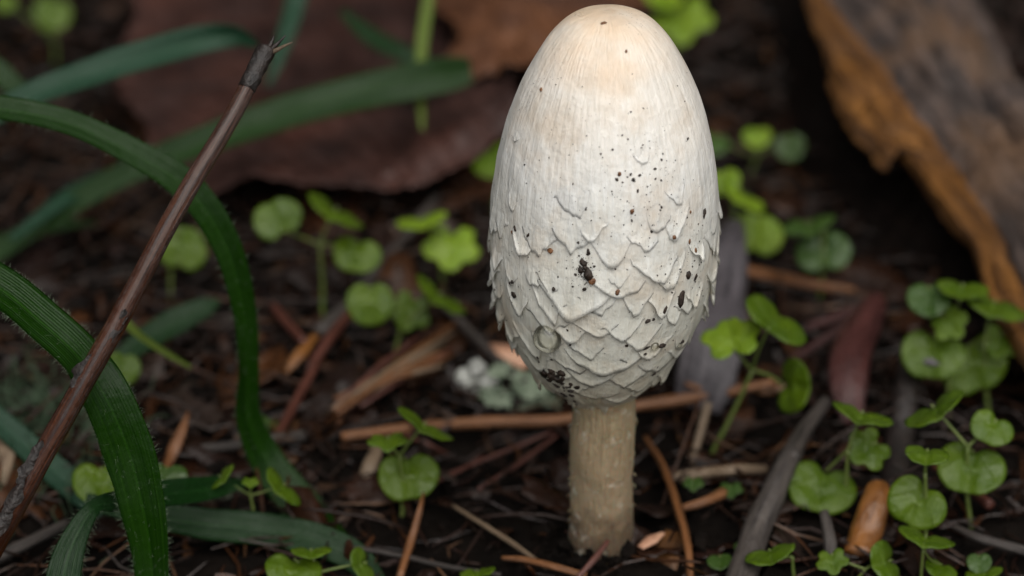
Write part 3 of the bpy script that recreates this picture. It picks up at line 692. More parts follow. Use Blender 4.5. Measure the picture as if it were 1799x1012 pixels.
seedling('seedling whose heart-shaped leaf shows just right of the stick', (300,530), (310,400), [('o',322,438,84,1.0,-12,'g',-1)])
seedling('seedling peeping out between the stick and the broad blade', (203,730), (205,700), [('o',214,648,66,1.0,-10,'g',1)])
seedling('pale flat-leaved seedling half covered by the broad blade', (232,935), (232,880), [('k',178,845,104,.75,6,'g',1),('k',292,836,74,.70,-6,'d',1)])
seedling('slender forked seedling with two drooping narrow leaves', (441,945), (440,870), [('k',386,838,62,.26,40,'g'),('k',497,855,86,.30,-48,'g'),('l',440,846,30,.6,0,'g')],.035)
seedling('hairy-leaved seedling at the foot of the dark grass blade', (560,1060), (562,1005), [('k',514,1000,100,.62,-6,'g',1),('k',546,968,72,.26,0,'g'),('k',637,992,66,.5,-65,'g')],.04)
seedling('seedling with a large kidney leaf left of the mushroom stem', (706,905), (702,800), [('k',717,836,108,.82,6,'g',1),('l',681,773,70,.42,5,'g'),('k',746,746,112,.18,-30,'g')])
seedling('seedling with a broad kidney leaf beside the orange wood chip', (1483,905), (1490,790), [('k',1442,856,124,.76,-16,'g',1),('l',1527,788,80,.85,-55,'g'),('k',1514,727,112,.20,-20,'g')])
seedling('seedling with a double-lobed leaf just right of the orange wood chip', (1622,985), (1625,830), [('k',1610,884,108,.84,-32,'g',1),('k',1628,798,78,.42,-8,'g')])
seedling('tall seedling with the widest kidney leaf in the patch below the log', (1708,930), (1700,785), [('k',1705,822,122,.76,-12,'g',1),('k',1742,752,78,.74,-30,'g',1),('k',1640,718,118,.26,30,'g')])
seedling('seedling with an overlapping round leaf and an arching edge-on leaf near the log', (1740,745), (1730,600), [('k',1708,640,124,.90,15,'g',1),('l',1758,600,72,.8,-20,'g'),('k',1745,535,122,.30,-24,'g')],.05)
seedling('seedling with a dark-spotted kidney leaf beside the maroon husk', (1665,760), (1672,590), [('k',1638,622,112,.80,-8,'g',1),('l',1668,568,66,.9,40,'g'),('k',1690,506,92,.32,-8,'g'),('o',1632,524,78,.8,0,'d')],.05,.4)
seedling('small seedling with one spread edge-on leaf below the double-lobed leaf', (1618,1050), (1622,965), [('k',1626,945,102,.26,-16,'g'),('k',1652,1000,60,.5,-25,'g')],.035)
seedling('small seedling with an upright half leaf at the foot of the orange chip', (1500,1045), (1520,1000), [('k',1556,988,80,.55,-70,'g'),('l',1462,985,56,.8,10,'g')],.035)
seedling('small seedling with a bent pointed leaf before the grey twig', (1405,1040), (1392,978), [('k',1352,973,92,.32,16,'g')],.035)
seedling('tiny round-leaved sprout at the foot of the grey twig', (1300,1005), (1302,985), [('o',1310,964,42,.65,-10,'d'),('o',1264,985,44,.65,5,'d')],.03)
seedling('tiny sprout low below the widest kidney leaf', (1722,1030), (1720,1010), [('o',1720,988,44,.85,0,'d'),('k',1728,1006,66,.3,10,'g')],.03)
seedling('pale round-leaved seedling far behind the arching blade', (95,120), (95,70), [('o',92,24,66,.95,-15,'g'),('o',8,4,40,.8,0,'g')])
seedling('tiny bluish sprout by the pale twig near the mushroom stem', (1225,885), (1225,865), [('l',1218,848,36,.7,0,'d'),('l',1284,858,44,.6,0,'d')],.025)
seedling('low sprout with one edge-on leaf at the foot of the litter', (830,1035), (832,1015), [('k',838,1004,64,.22,8,'g')],.03)
seedling('very small sprout in the shadow behind the arching blade foot', (470,770), (470,750), [('k',470,742,44,.5,-20,'d')],.03)
# dark bug-like fleck lying on the spotted leaf
fp = PY(1635, 637, G(1665,760)[1] - .25); a, b = blob(fp - FWD * .06, -FWD, .17, .07, .04, 3.0, -.1, .5)
tag(mk('dark_fleck', a, b, MAT_PLANK, None, fp), 'dark greyish fleck lying on the spotted kidney leaf', 'debris')

# ================================================================== named twigs, chips and bark
def twig(name, label, cat, ctrl, mat, seg=12, rough=.12, freq=2.0, knots=(), n=40, squash=1.0):
    """ctrl: (u, v, lift above the ground, thickness px)"""
    pts = []; rad = []
    for (u, v, lift, w) in ctrl:
        p = G(u, v)
        for _ in range(5): p = PZ(u, v, float(gh(p[0], p[1])) + lift)
        pts.append(p); rad.append(w * depth(p) / KPX * .5)
    sp = crom(pts, n); rr = np.interp(np.linspace(0, 1, n), np.linspace(0, 1, len(rad)), rad)
    a, b, c = tube(sp, rr, seg, rough, freq, squash, seed=ctrl[0][0] * .1); c[:, 0] *= 1.5
    if not knots: return tag(mk(name, a, b, mat, None, sp[0], uv=c), label, cat)
    root = thing(name, label, cat, sp[0]); mk('shaft', a, b, mat, root, sp[0], uv=c)
    for (i, (du, dv), w) in knots:
        q = sp[i]; d = depth(q); e = q + (RGT * du - UPV * dv) * d / KPX
        a, b, c = tube(crom([q, (q + e) / 2, e], 8), np.linspace(w, w * .6, 8) * d / KPX * .5, 9, .15, 4); c[:, 0] *= 1.5
        mk('side_shoot', a, b, mat, root, sp[0], uv=c)
    return root
twig('twig', 'long orange-brown twig running behind the mushroom stem', 'twig', [(600,768,.30,17),(720,752,.35,19),(850,742,.4,22),(985,738,.45,20),(1115,714,.5,19),(1230,697,.6,22),(1360,672,.7,16)], MAT_TWIG_O, knots=((34, (-55, -18), 15), (14, (30, -8), 9)))
twig('twig', 'crooked grey weathered twig standing up beside the broad kidney leaf', 'twig', [(1292,1060,.35,56),(1325,945,.6,50),(1358,870,.8,46),(1388,800,1.0,38),(1415,755,1.0,28),(1450,705,.9,20)], MAT_TWIG_G, 16, .16, 2.2, knots=((22, (18, -18), 30),))
twig('wood_chip', 'glossy orange wood chip standing among the seedlings', 'wood chip', [(1510,975,.35,54),(1522,935,.55,60),(1534,895,.75,58),(1543,862,.88,46),(1546,852,.9,36)], MAT_CHIP_O, 9, .16, 2.0, n=24, squash=.55)
twig('curled_husk', 'curled maroon dry husk behind the seedling patch', 'husk', [(1500,745,.3,36),(1490,690,.7,66),(1494,630,1.1,74),(1515,575,1.4,66),(1535,535,1.5,44),(1540,515,1.5,14)], MAT_POD, 18, .10, 1.2, knots=((34, (-120, 40), 26), (32, (-150, 95), 22)), n=44, squash=.7)
twig('twig', 'straight brown twig behind the right flank of the cap', 'twig', [(1262,468,.4,20),(1340,482,.4,22),(1420,498,.4,20),(1500,512,.3,14)], MAT_TWIG_O)
twig('bark_slab', 'grey-violet weathered bark slab behind the lower right of the cap', 'bark', [(1225,720,.3,84),(1240,660,.9,110),(1256,580,1.6,112),(1268,500,2.1,92),(1280,430,2.3,66),(1290,390,2.3,30)], MAT_PLANK, 20, .16, 1.1, n=36, squash=.35)
twig('needle', 'long bent orange needle just right of the mushroom stem', 'needle', [(1134,768,.6,9),(1165,820,.6,14),(1192,895,.55,17),(1208,960,.45,15),(1214,1030,.3,12)], MAT_TWIG_O, 8, .08)
twig('bark_sliver', 'short orange sliver meeting the long bent needle', 'bark', [(1198,893,.35,12),(1235,882,.4,17),(1272,866,.45,22)], MAT_TWIG_O, 8, .2, n=14)
twig('twig', 'pale pinkish-brown broken twig by the tiny bluish sprout', 'twig', [(1170,842,.3,18),(1235,832,.4,22),(1290,826,.45,20),(1345,824,.4,16)], MAT_TWIG_P, 10, .2, n=24)
twig('twig', 'short pale stub standing under the orange twig', 'twig', [(1216,815,.2,14),(1230,760,.6,15),(1244,708,1.0,18)], MAT_TWIG_P, 8, .14, n=16)
twig('needle', 'bright orange needle at the foot of the mushroom stem', 'needle', [(882,980,.5,8),(925,984,.5,13),(975,996,.5,14),(1030,1012,.45,12)], MAT_TWIG_O, 8, .1, n=20)
twig('needle', 'short rust-red needle leaning against the mushroom foot', 'needle', [(1015,1015,.5,10),(1042,985,.6,13),(1068,950,.7,9)], MAT_TWIG_R, 8, .1, n=14)
twig('grass_stalk', 'thin straw-coloured stalk lying left of the mushroom foot', 'stalk', [(795,888,.45,6),(850,922,.45,9),(905,958,.4,10),(960,998,.35,8)], MAT_TWIG_P, 7, .08, n=20)
twig('needle', 'upright orange needle under the large kidney leaf', 'needle', [(702,1015,.2,14),(722,950,.6,15),(738,895,1.0,10),(744,865,1.1,4)], MAT_TWIG_O, 8, .1, n=18)
twig('grass_stalk', 'greyish straw stalk lying low across the litter', 'stalk', [(620,962,.35,8),(700,975,.35,10),(790,996,.35,9),(880,1010,.3,8)], MAT_TWIG_G, 7, .1, n=20)
twig('twig', 'smooth pale grey twig slanting to the lower left rim of the cap', 'twig', [(760,515,.5,9),(800,556,.5,14),(855,612,.5,16),(925,672,.4,15)], MAT_TWIG_G, 9, .08, n=24)
twig('twig', 'grey twig slanting behind the round-leaved seedling', 'twig', [(560,585,.3,26),(640,505,.3,24),(700,430,.3,20),(770,345,.4,16)], MAT_TWIG_G, 9, .12, n=24)
twig('bark_chip', 'orange-pink bark chip at the lower left of the cap', 'bark', [(858,612,.4,30),(890,622,.5,52),(930,640,.4,46)], MAT_CHIP_P, 12, .25, n=14, squash=.5)
twig('wood_chip', 'pale grey splinter left of the large kidney leaf', 'wood chip', [(640,850,.2,30),(652,815,.4,30),(668,775,.5,18)], MAT_TWIG_P, 10, .22, n=14, squash=.5)
twig('leaf_shard', 'pink pointed shard right of the mushroom foot', 'leaf', [(1125,962,.35,14),(1145,948,.4,26),(1166,936,.45,8)], MAT_CHIP_P, 10, .15, n=14, squash=.4)
twig('leaf_shard', 'tan pointed shard standing upright near the forked seedling', 'leaf', [(292,822,.2,22),(305,790,.5,26),(320,755,.8,18),(331,722,1.0,3)], MAT_TWIG_O, 10, .1, n=16, squash=.4)
twig('wood_chip', 'tan wood sliver between crossed red twigs', 'wood chip', [(500,655,.4,14),(528,620,.5,26),(555,588,.5,14)], MAT_CHIP_O, 10, .15, n=14, squash=.5)
twig('twig', 'red-brown twig slanting down to the tan sliver', 'twig', [(478,535,.4,14),(505,568,.45,17),(535,602,.5,15)], MAT_TWIG_R, 8, .1, n=14)
twig('twig', 'red-brown twig rising toward the round-leaved seedling', 'twig', [(545,650,.4,18),(575,600,.5,20),(620,545,.5,16)], MAT_TWIG_R, 8, .1, n=14)
twig('twig', 'dull maroon twig crossing the litter by the arching blade', 'twig', [(480,775,.35,16),(515,715,.45,18),(555,640,.5,16)], MAT_TWIG_R, 8, .1, n=16)
twig('twig', 'grey-brown stub lying across behind the arching blade', 'twig', [(330,790,.3,16),(420,782,.35,18),(480,772,.35,22),(532,766,.3,22)], MAT_TWIG_G, 9, .14, n=22)
twig('twig', 'pale grey twig lying beneath the foot of the stick', 'twig', [(-60,1005,.3,20),(20,968,.35,22),(80,938,.4,20),(120,918,.4,16)], MAT_TWIG_G, 9, .12, n=20)
twig('bark_chip', 'tan bark strip standing under the foot of the stick', 'bark', [(-20,880,.4,40),(2,820,.6,44),(14,770,.7,32),(16,735,.7,10)], MAT_TWIG_P, 12, .2, n=16, squash=.4)
twig('twig', 'brown twig lying below the tall seedling', 'twig', [(1655,915,.3,9),(1720,945,.35,16),(1790,965,.35,18),(1860,985,.3,14)], MAT_TWIG_G, 8, .12, n=20)
twig('twig', 'dark brown twig behind the double-lobed leaf', 'twig', [(1640,820,.3,12),(1690,850,.35,18),(1740,888,.35,18)], MAT_TWIG_R, 8, .12, n=16)
twig('twig', 'grey stub below the broad kidney leaf', 'twig', [(1460,1000,.3,18),(1458,950,.6,24),(1448,900,.9,18)], MAT_TWIG_G, 8, .12, n=16)
twig('twig', 'dark upright twig beside the maroon husk', 'twig', [(1570,880,.2,50),(1580,780,.5,52),(1592,690,.7,46),(1600,610,.8,34)], MAT_BARK, 12, .12, n=20)
for k in range(16):                                       # the sheaf of fallen needles
    t = k / 15; u0, v0 = 570 + 60 * rng.random() + 15 * t, 720 - 45 * t + 22 * rng.random(); u1, v1 = 745 + 55 * rng.random(), 568 + 75 * t + 12 * rng.random()
    o = twig('needle', 'orange needle in the loose sheaf beside the lichen', 'needle', [(u0, v0, .3 + .03 * (k % 5), 7), ((u0+u1)/2, (v0+v1)/2 - 6 * rng.random(), .45 + .05 * (k % 4), 11), (u1, v1, .4 + .04 * (k % 5), 7)], (MAT_TWIG_O, MAT_TWIG_R, MAT_TWIG_P, MAT_TWIG_O)[k % 4], 6, .06, n=10)
    o['group'] = 'needles in the sheaf'
for (u0, v0, u1, v1, w) in ((840,860,985,760,9),(740,850,985,752,8),(790,800,700,760,7),(850,800,760,850,8),(1000,820,1000,740,6)):
    o = twig('needle', 'thin brown needle lying below the long orange twig', 'needle', [(u0, v0, .3, w*.7), ((u0+u1)/2+6, (v0+v1)/2, .4, w), (u1, v1, .4, w*.6)], MAT_TWIG_R, 6, .06, n=10); o['group'] = 'needles below the long twig'

# lichen tuft
lp = G(892, 705); li = thing('lichen', 'pale green-white leafy lichen tuft behind the lower left cap rim', 'lichen', lp)
for k, (u, v, w, h, a0) in enumerate(((930,680,70,44,-10),(895,672,62,40,10),(870,698,66,36,-15),(915,705,74,40,5),(948,700,50,34,0),(880,655,40,30,20),(955,715,60,30,8))):
    c = PY(u, v, lp[1] + .4 * math.sin(k * 2.1)); s = depth(c) / KPX; V = []; S = 44
    up = nrm(np.array((.2 * math.sin(k), -.45, .8))); e1 = nrm(RGT * math.cos(math.radians(a0)) + UPV * math.sin(math.radians(a0))); e2 = nrm(np.cross(up, e1))
    V.append(c); F = []
    for j in range(1, 6):
        for i in range(S):
            p = 2 * math.pi * i / S; r = j / 5 * (1 + .28 * float(vn((math.cos(p) * 3.5, math.sin(p) * 3.5, k))) + .12 * math.cos(11 * p + k))
            V.append(c + e1 * math.cos(p) * r * w * s * .48 + e2 * math.sin(p) * r * h * s * .62 + up * (.10 * (j / 5) ** 2 + .07 * float(vn((math.cos(p) * r * 4, math.sin(p) * r * 4, k + 3)))))
    F += [(0, 1 + i, 1 + (i+1) % S) for i in range(S)]
    for j in range(4): F += [(1+j*S+i, 1+(j+1)*S+i, 1+(j+1)*S+(i+1) % S, 1+j*S+(i+1) % S) for i in range(S)]
    V = np.array(V); m_ = len(V); mk('lobe', np.vstack([V, V - up * .03]), F + [tuple(q + m_ for q in reversed(f)) for f in F], MAT_LICHEN, li, lp)
for k, (u, v, r) in enumerate(((838,645,15),(822,668,20),(850,672,17),(862,662,12),(835,690,16),(870,685,14))):
    c = PY(u, v, lp[1] + .2); s = depth(c) / KPX; a, b = blob(c, (0, -.5, .8), r * s, r * s, r * s * .8, k * 3.3, 0, .5, (12, 9)); mk('knob', a, b, MAT_LICHEN_W, li, lp)

# moss / thread lichen at the left
mp = G(45, 790); jm = Join()
for k in range(420):
    b = np.array((mp[0] + rng.normal(0, 1.0), mp[1] + rng.normal(.4, 1.2), 0)); b[2] = gh(b[0], b[1]); l = rng.uniform(.4, 1.6)
    d = nrm(np.array((rng.normal(0, .7), rng.normal(0, .7), 1))); q = [b]
    for s in range(5): d = nrm(d + rng.normal(0, .45, 3)); q.append(q[-1] + d * l / 5)
    a, f, _ = tube(q, np.linspace(.022, .012, 6), 4); jm.add(a, f)
tag(jm.build('thread_moss', MAT_MOSS), 'grey-green thready moss on the soil behind the stick', 'moss')

# ================================================================== big dead leaves
def sheet(grid, nu, nv):
    g = np.array(grid, float); R, C, _ = g.shape
    rows = np.stack([crom(g[i], nu) for i in range(R)]); return np.stack([crom(rows[:, j], nv) for j in range(nu)], 1)
def deadleaf(label, grid, mat, nu=110, nv=60, ser=.10, seed=0.0, wr=.26):
    pts = np.array([[P(u, v, d) for (u, v, d) in row] for row in grid]); s = sheet(pts, nu, nv)
    a = np.linspace(0, 1, nu); b = np.linspace(0, 1, nv); A, B = np.meshgrid(a, b)
    du = np.gradient(s, axis=1); dv = np.gradient(s, axis=0); n = np.cross(du, dv); n /= np.linalg.norm(n, axis=-1, keepdims=True) + 1e-9
    h = wr * fbm(np.stack([A * 9, B * 5, A * 0 + seed], -1), 3) + .05 * np.abs(np.sin((A + .45 * B) * 23)) + .03 * fbm(np.stack([A * 40, B * 25, A * 0], -1), 2)
    s = s + n * h[..., None]
    # toothed lower edge
    tooth = ser * (np.abs(((a * 17 + .3 * np.sin(a * 9)) % 1) - .5) * 2 + .6 * fbm(np.stack([a * 14, a * 0, a * 0 + seed], -1), 3))
    s = s + (dv / (np.linalg.norm(dv, axis=-1, keepdims=True) + 1e-9)) * (tooth[None, :] * np.clip(1 - B * 9, 0, 1))[..., None]
    lf = .9 * fbm(np.stack([b * 7, b * 0 + 3, b * 0 + seed], -1), 4); du2 = du / (np.linalg.norm(du, axis=-1, keepdims=True) + 1e-9)
    s = s + du2 * (lf[:, None] * (np.clip(1 - A * 5, 0, 1) - np.clip(1 - (1 - A) * 5, 0, 1)))[..., None]
    V = s.reshape(-1, 3); F = [(j*nu+i, j*nu+i+1, (j+1)*nu+i+1, (j+1)*nu+i) for j in range(nv-1) for i in range(nu-1)]
    m_ = len(V); N = n.reshape(-1, 3) * .03; F2 = [tuple(q + m_ for q in reversed(f)) for f in F]
    for i in range(nu - 1): F2.append((i, i + m_, i + 1 + m_, i + 1))
    uv = np.stack([A.ravel(), B.ravel()], -1); o0 = V[nu // 2]
    root = thing('dead_leaf', label, 'dead leaf', o0, 'big dead leaves'); mk('leaf_blade', np.vstack([V, V - N]), F + F2, mat, root, o0, uv=np.vstack([uv, uv]))
    i0 = int(nv * .55); rib = s[i0, :, :] + n[i0] * .03
    a_, b_, c_ = tube(rib[::3], np.linspace(.10, .04, len(rib[::3])), 7); mk('midrib', a_, b_, mat, root, o0, uv=c_)
    return root
deadleaf('large wrinkled purplish-brown dead leaf arched over the litter behind the grass', [
  [(330,372,63.6),(420,322,63.2),(540,330,62.9),(660,338,62.8),(740,326,62.8),(820,285,63.2),(905,215,64.2)],
  [(270,290,65.4),(400,258,64.6),(540,262,64.2),(660,268,64.0),(750,250,64.0),(830,205,64.6),(915,150,65.4)],
  [(240,190,67.8),(380,180,67.2),(540,180,66.8),(660,180,66.6),(760,160,66.6),(850,125,67.0),(930,95,67.6)],
  [(225,80,70.6),(370,75,70.4),(540,78,70.2),(660,78,70.0),(770,70,70.0),(860,50,70.2),(940,30,70.5)],
  [(230,-60,74.6),(370,-60,74.6),(540,-60,74.6),(660,-60,74.6),(770,-60,74.6),(860,-70,74.6),(940,-80,74.6)]], MAT_DEAD)
deadleaf('rusty dead leaf leaning behind the crown of the cap', [
  [(790,150,66.0),(870,130,65.6),(950,118,65.4),(1040,130,65.6),(1120,150,66.0)],
  [(780,70,67.8),(870,55,67.2),(950,45,67.0),(1040,55,67.2),(1120,75,67.8)],
  [(760,-20,70.4),(870,-30,69.6),(950,-35,69.4),(1040,-30,69.8),(1130,-10,70.4)],
  [(750,-120,73.4),(870,-125,73.4),(950,-130,73.4),(1040,-120,73.4),(1140,-100,73.4)]], MAT_DEAD_R, 70, 40, .1, 4.0)
deadleaf('small folded brown leaf on the litter left of the cap', [
  [(700,395,64.5),(770,372,64.2),(850,345,64.4),(930,335,65)],
  [(690,330,66.6),(770,310,66.2),(850,285,66.2),(930,275,66.6)],
  [(700,280,68.2),(780,265,68),(850,250,68),(930,240,68.2)]], MAT_DEAD_R, 50, 26, .08, 8.0, .07)

# ================================================================== weathered log at the right
def log():
    L = 150; W_ = 30
    s = np.linspace(0, 1, L)
    EP = ((1430,-90,71),(1450,0,68.4),(1545,110,65.6),(1610,200,63.4),(1665,275,61.8),(1700,330,60.6),(1760,420,58.6),(1810,520,56.6),(1880,680,54))
    edge = crom([P(u, v, d) for (u, v, d) in EP], L); dv_ = lambda v: float(np.interp(v, [e[1] for e in EP], [e[2] for e in EP]))
    lowc = crom([P(u, v, dv_(v) + .35) for (u, v) in ((1395,-90),(1412,0),(1445,90),(1462,165),(1488,225),(1530,275),(1556,300),(1572,268),(1600,305),(1650,375),(1708,450),(1735,545),(1800,650),(1870,740))], L)
    lowc = lowc + np.outer(.10 * fbm(np.stack([s * 60, s * 0, s * 0 + 3], -1), 3), RGT)
    gl = crom([G(u, v, -.1) for (u, v) in ((1330,-60),(1335,40),(1350,150),(1385,260),(1450,360),(1530,450),(1620,520),(1700,590),(1780,680),(1850,780))], L)
    right = crom([P(u, v, d) for (u, v, d) in ((1650,-110,74.5),(1690,0,71.6),(1745,110,68.8),(1790,200,66.6),(1850,280,65),(1890,340,63.8),(1950,450,61.4),(2000,560,59.2),(2060,700,56.8))], L)
    jag = np.stack([s * 26, s * 0, s * 0], -1); up = np.array((0, 0, 1.0))
    edge = edge + np.outer(.18 * fbm(jag, 4), RGT)
    top = []; tuv = []
    for j in range(W_):
        b = j / (W_ - 1); h = 1.5 * math.sin(b * math.pi * .85) ** .8 * 1.0
        row = edge * (1 - b) + right * b + np.outer(np.full(L, h), up)
        q = np.stack([s * 9, np.full(L, b * 7), s * 0], -1)
        q2 = np.stack([s * 7 + 3 * b, np.full(L, b * 16), s * 0 + 4], -1)
        g = .28 * fbm(q, 4) + .40 * fbm(q2, 4)
        crack = np.exp(-((b - .50 - .10 * np.sin(s * 8)) / .045) ** 2) * np.clip(fbm(np.stack([s * 10, s * 0 + 7, s * 0], -1), 2) * 3 + .3, 0, 1)
        hole = np.exp(-((b - .66) / .09) ** 2 - ((s - .40) / .03) ** 2)
        row = row + np.outer((g * min(1, b * 6) - .55 * crack - .9 * hole), up); top.append(row); tuv += [(b * 5, x * 22) for x in s]
        split = []; suv = []
    for j in range(16):
        b = j / 15
        row = edge * (1 - b) + lowc * b + np.outer(np.full(L, .55 * math.sin(b * math.pi)), nrm((-.6, -.5, .6))) + np.outer(.16 * fbm(np.stack([s * 14, np.full(L, b * 5), s * 0 + 9], -1), 4) * min(1, j), np.array((-.5, -.6, .6)))
        split.append(row); suv += [(b * 1.6, x * 22) for x in s]
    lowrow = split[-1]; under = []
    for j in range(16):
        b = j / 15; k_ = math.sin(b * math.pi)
        under.append(lowrow * (1 - b) + gl * b + np.outer(np.full(L, .9 * math.sin(b ** .6 * math.pi)), np.array((.8, .5, 0))) + (np.outer(.55 * k_ * fbm(np.stack([s * 22, np.full(L, b * 5), s * 0 + 5], -1), 4), np.array((-.7, -.4, .5)))))  # dark sheet down to the ground, standing in for shade beneath the log
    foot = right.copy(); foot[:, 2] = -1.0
    outer = []
    for j in range(8):
        b = j / 7; outer.append(top[-1] * (1 - b) + foot * b + np.outer(np.full(L, .7 * math.sin(b * math.pi)), RGT))
    org = under[-1][L // 2]
    root = thing('log', 'weathered broken log with an orange split edge overhanging a black hollow', 'log', org)
    def strip(name, rows, mat, uv=None):
        n = len(rows); V = np.vstack(rows); F = [(j*L+i, j*L+i+1, (j+1)*L+i+1, (j+1)*L+i) for j in range(n-1) for i in range(L-1)]
        if uv is None: uv = [(j * .5, x * 22) for j in range(n) for x in s]
        return mk(name, V, F, mat, root, org, uv=uv)
    strip('weathered_top', top, MAT_LOGT, tuv)['label'] = 'grey-brown cracked upper face'
    strip('split_face', split, MAT_LOGS, suv)['label'] = 'orange split wood along the near edge'
    strip('underside_shade_fill', under, MAT_LOG_SHADE); strip('outer_side', outer, MAT_LOGT)
log()

# ================================================================== loose litter
def needle_mesh(k):
    n = 7; l = 1.0; x = np.linspace(-.5, .5, n); bend = random.uniform(-.12, .12)
    pts = np.stack([x, bend * (1 - 4 * x * x) + .01 * np.sin(x * 9 + k), .03 * np.sin(x * 5 + k)], -1)
    v, f, uv = tube(pts, np.array([.010, .017, .020, .021, .020, .016, .006]), 5)
    me = bpy.data.meshes.new('needle'); me.from_pydata((v * U).tolist(), [], f); me.polygons.foreach_set('use_smooth', [True] * len(f)); me.materials.append(MAT_LITTER); return me
def flake_arrays(k, S=16):
    r = np.random.default_rng(k); ph = np.linspace(0, 2 * math.pi, S, endpoint=False); asp = r.uniform(.28, .7)
    rr = .5 * (1 + .45 * vn(np.stack([np.cos(ph) * 1.7, np.sin(ph) * 1.7, ph * 0 + k * 1.7], -1)) + .16 * r.normal(0, 1, S).clip(-1, 1)); rings = []
    for q in (.5, 1.0):
        x, y = rr * q * np.cos(ph), rr * q * np.sin(ph) * asp
        rings.append(np.stack([x, y, .35 * (x * x * r.uniform(-1, 1) + y * y * 2 * r.uniform(-1, 1)) + .05 * vn(np.stack([x * 6, y * 6, x * 0 + k], -1))], -1))
    v = np.vstack([rings[0], rings[1], rings[1] - (0, 0, .03), [[0, 0, 0.0]], [[0, 0, -.03]]])
    f = [(i, (i+1) % S, 3*S) for i in range(S)] + [(i, S+i, S+(i+1) % S, (i+1) % S) for i in range(S)] + [(S+i, 2*S+i, 2*S+(i+1) % S, S+(i+1) % S) for i in range(S)] + [(2*S+(i+1) % S, 2*S+i, 3*S+1) for i in range(S)]
    return v, f
def flake_mesh(k):
    v, f = flake_arrays(k); me = bpy.data.meshes.new('bark_flake'); me.from_pydata((v * U).tolist(), [], f); me.polygons.foreach_set('use_smooth', [True] * len(f)); me.materials.append(MAT_LITTER); return me
NM = [needle_mesh(k) for k in range(8)]; FM = [flake_mesh(k) for k in range(9)]
def scatter_px():
    while True:
        u, v = rng.uniform(-20, 1820), rng.uniform(60, 1030) if rng.random() < .8 else rng.uniform(-20, 1030)
        if 985 < u < 1125 and v > 880: continue
        return G(u, v)
for k in range(280):
    p = scatter_px(); l = rng.uniform(.9, 3.0); o = bpy.data.objects.new('fallen_needle', NM[k % 8]); COL.objects.link(o)
    tilt = rng.normal(0, .22); o.location = (p + (0, 0, .05 + abs(math.sin(tilt)) * l * .4 + rng.uniform(0, .25))) * U; th = rng.uniform(.9, 2.2) / l
    o.rotation_euler = (rng.uniform(0, 6), tilt, rng.uniform(0, 6.28)); o.scale = (l, l * th ** .5 if l < 2 else 2.2, 2.0)
    tag(o, 'loose brown needle lying in the dark forest litter', 'needle', 'needles strewn in the litter')
for k in range(150):
    p = scatter_px(); l = rng.uniform(.4, 1.3) * (1.0 if p[1] < 6 else 1.6); o = bpy.data.objects.new('bark_flake', FM[k % 9]); COL.objects.link(o)
    o.location = (p + (0, 0, .06 + rng.uniform(0, .12))) * U; o.rotation_euler = (rng.normal(0, .35), rng.normal(0, .35), rng.uniform(0, 6.28)); o.scale = (l, l, l)
    tag(o, 'small dark flake of bark lying in the litter', 'bark flake', 'bark flakes strewn in the litter')
SM = [flake_mesh(200 + k) for k in range(8)]
for k in range(90):
    p = scatter_px(); l = rng.uniform(1.2, 2.6); o = bpy.data.objects.new('leaf_scrap', SM[k % 8]); COL.objects.link(o)
    o.location = (p + (0, 0, .08 + rng.uniform(0, .15))) * U; o.rotation_euler = (rng.normal(0, .3), rng.normal(0, .3), rng.uniform(0, 6.28)); o.scale = (l, l, l * .8)
    tag(o, 'curled wet brown leaf scrap lying in the litter', 'leaf scrap', 'leaf scraps strewn in the litter')
def rotm(rx, ry, rz):
    cx, sx, cy, sy, cz, sz = math.cos(rx), math.sin(rx), math.cos(ry), math.sin(ry), math.cos(rz), math.sin(rz)
    return np.array([[cy*cz, sx*sy*cz-cx*sz, cx*sy*cz+sx*sz], [cy*sz, sx*sy*sz+cx*cz, cx*sy*sz-sx*cz], [-sy, sx*cy, cx*cy]])
jl = Join(); FA = [flake_arrays(50 + k, 9) for k in range(10)]
nvx, nfx, _ = tube(np.stack([np.linspace(-.5, .5, 5), .05 * np.cos(np.linspace(-3, 3, 5)), np.zeros(5)], -1), [.012, .018, .02, .018, .008], 4)
N = 15000
xs = rng.uniform(-24, 26, N); ys = rng.uniform(-9, 48, N); zs_ = gh(xs, ys)
for k in range(N):
    if xs[k] ** 2 + ys[k] ** 2 < .8: continue
    c = np.array((xs[k], ys[k], zs_[k] + rng.uniform(0, .45)))
    if math.hypot(xs[k], ys[k]) < 2.6 and k % 3: continue
    if k % 5 < 3:
        l = rng.uniform(.5, 2.0); jl.add((nvx * (l, 1.6, 1.6)) @ rotm(0, rng.normal(0, .25), rng.uniform(0, 6.28)).T + c, nfx)
    else:
        v, f = FA[k % 10]; l = rng.uniform(.15, .7); jl.add((v * l) @ rotm(rng.normal(0, .5), rng.normal(0, .5), rng.uniform(0, 6.28)).T + c, f)
o = jl.build('forest_litter', MAT_LITTER_I); o['label'] = 'mass of fine dark needles and leaf crumbs covering the soil'; o['category'] = 'litter'
jc = Join()
bvx, bfx = blob(np.zeros(3), (0, 0, 1), 1, 1, .8, 2.0, 0, .6, (6, 5))
for k in range(5000):
    x, y = rng.uniform(-22, 24), rng.uniform(-8, 44); s = .04 + rng.exponential(.07)
    if x * x + y * y < .6: continue
    jc.add((bvx * s) @ rotm(rng.uniform(0, 6), rng.uniform(0, 6), 0).T + np.array((x, y, float(gh(x, y)) + s * .3)), bfx)
for k in range(420):
    a_ = rng.uniform(0, 6.283); r_ = .60 + rng.exponential(.16); s_ = .025 + rng.exponential(.035); x, y = r_ * math.cos(a_), r_ * math.sin(a_)
    jc.add((bvx * s_) @ rotm(rng.uniform(0, 6), rng.uniform(0, 6), 0).T + np.array((x, y, float(gh(x, y)) + max(0, .22 - (r_ - .6)) * rng.uniform(0, 1) + s_ * .2)), bfx)
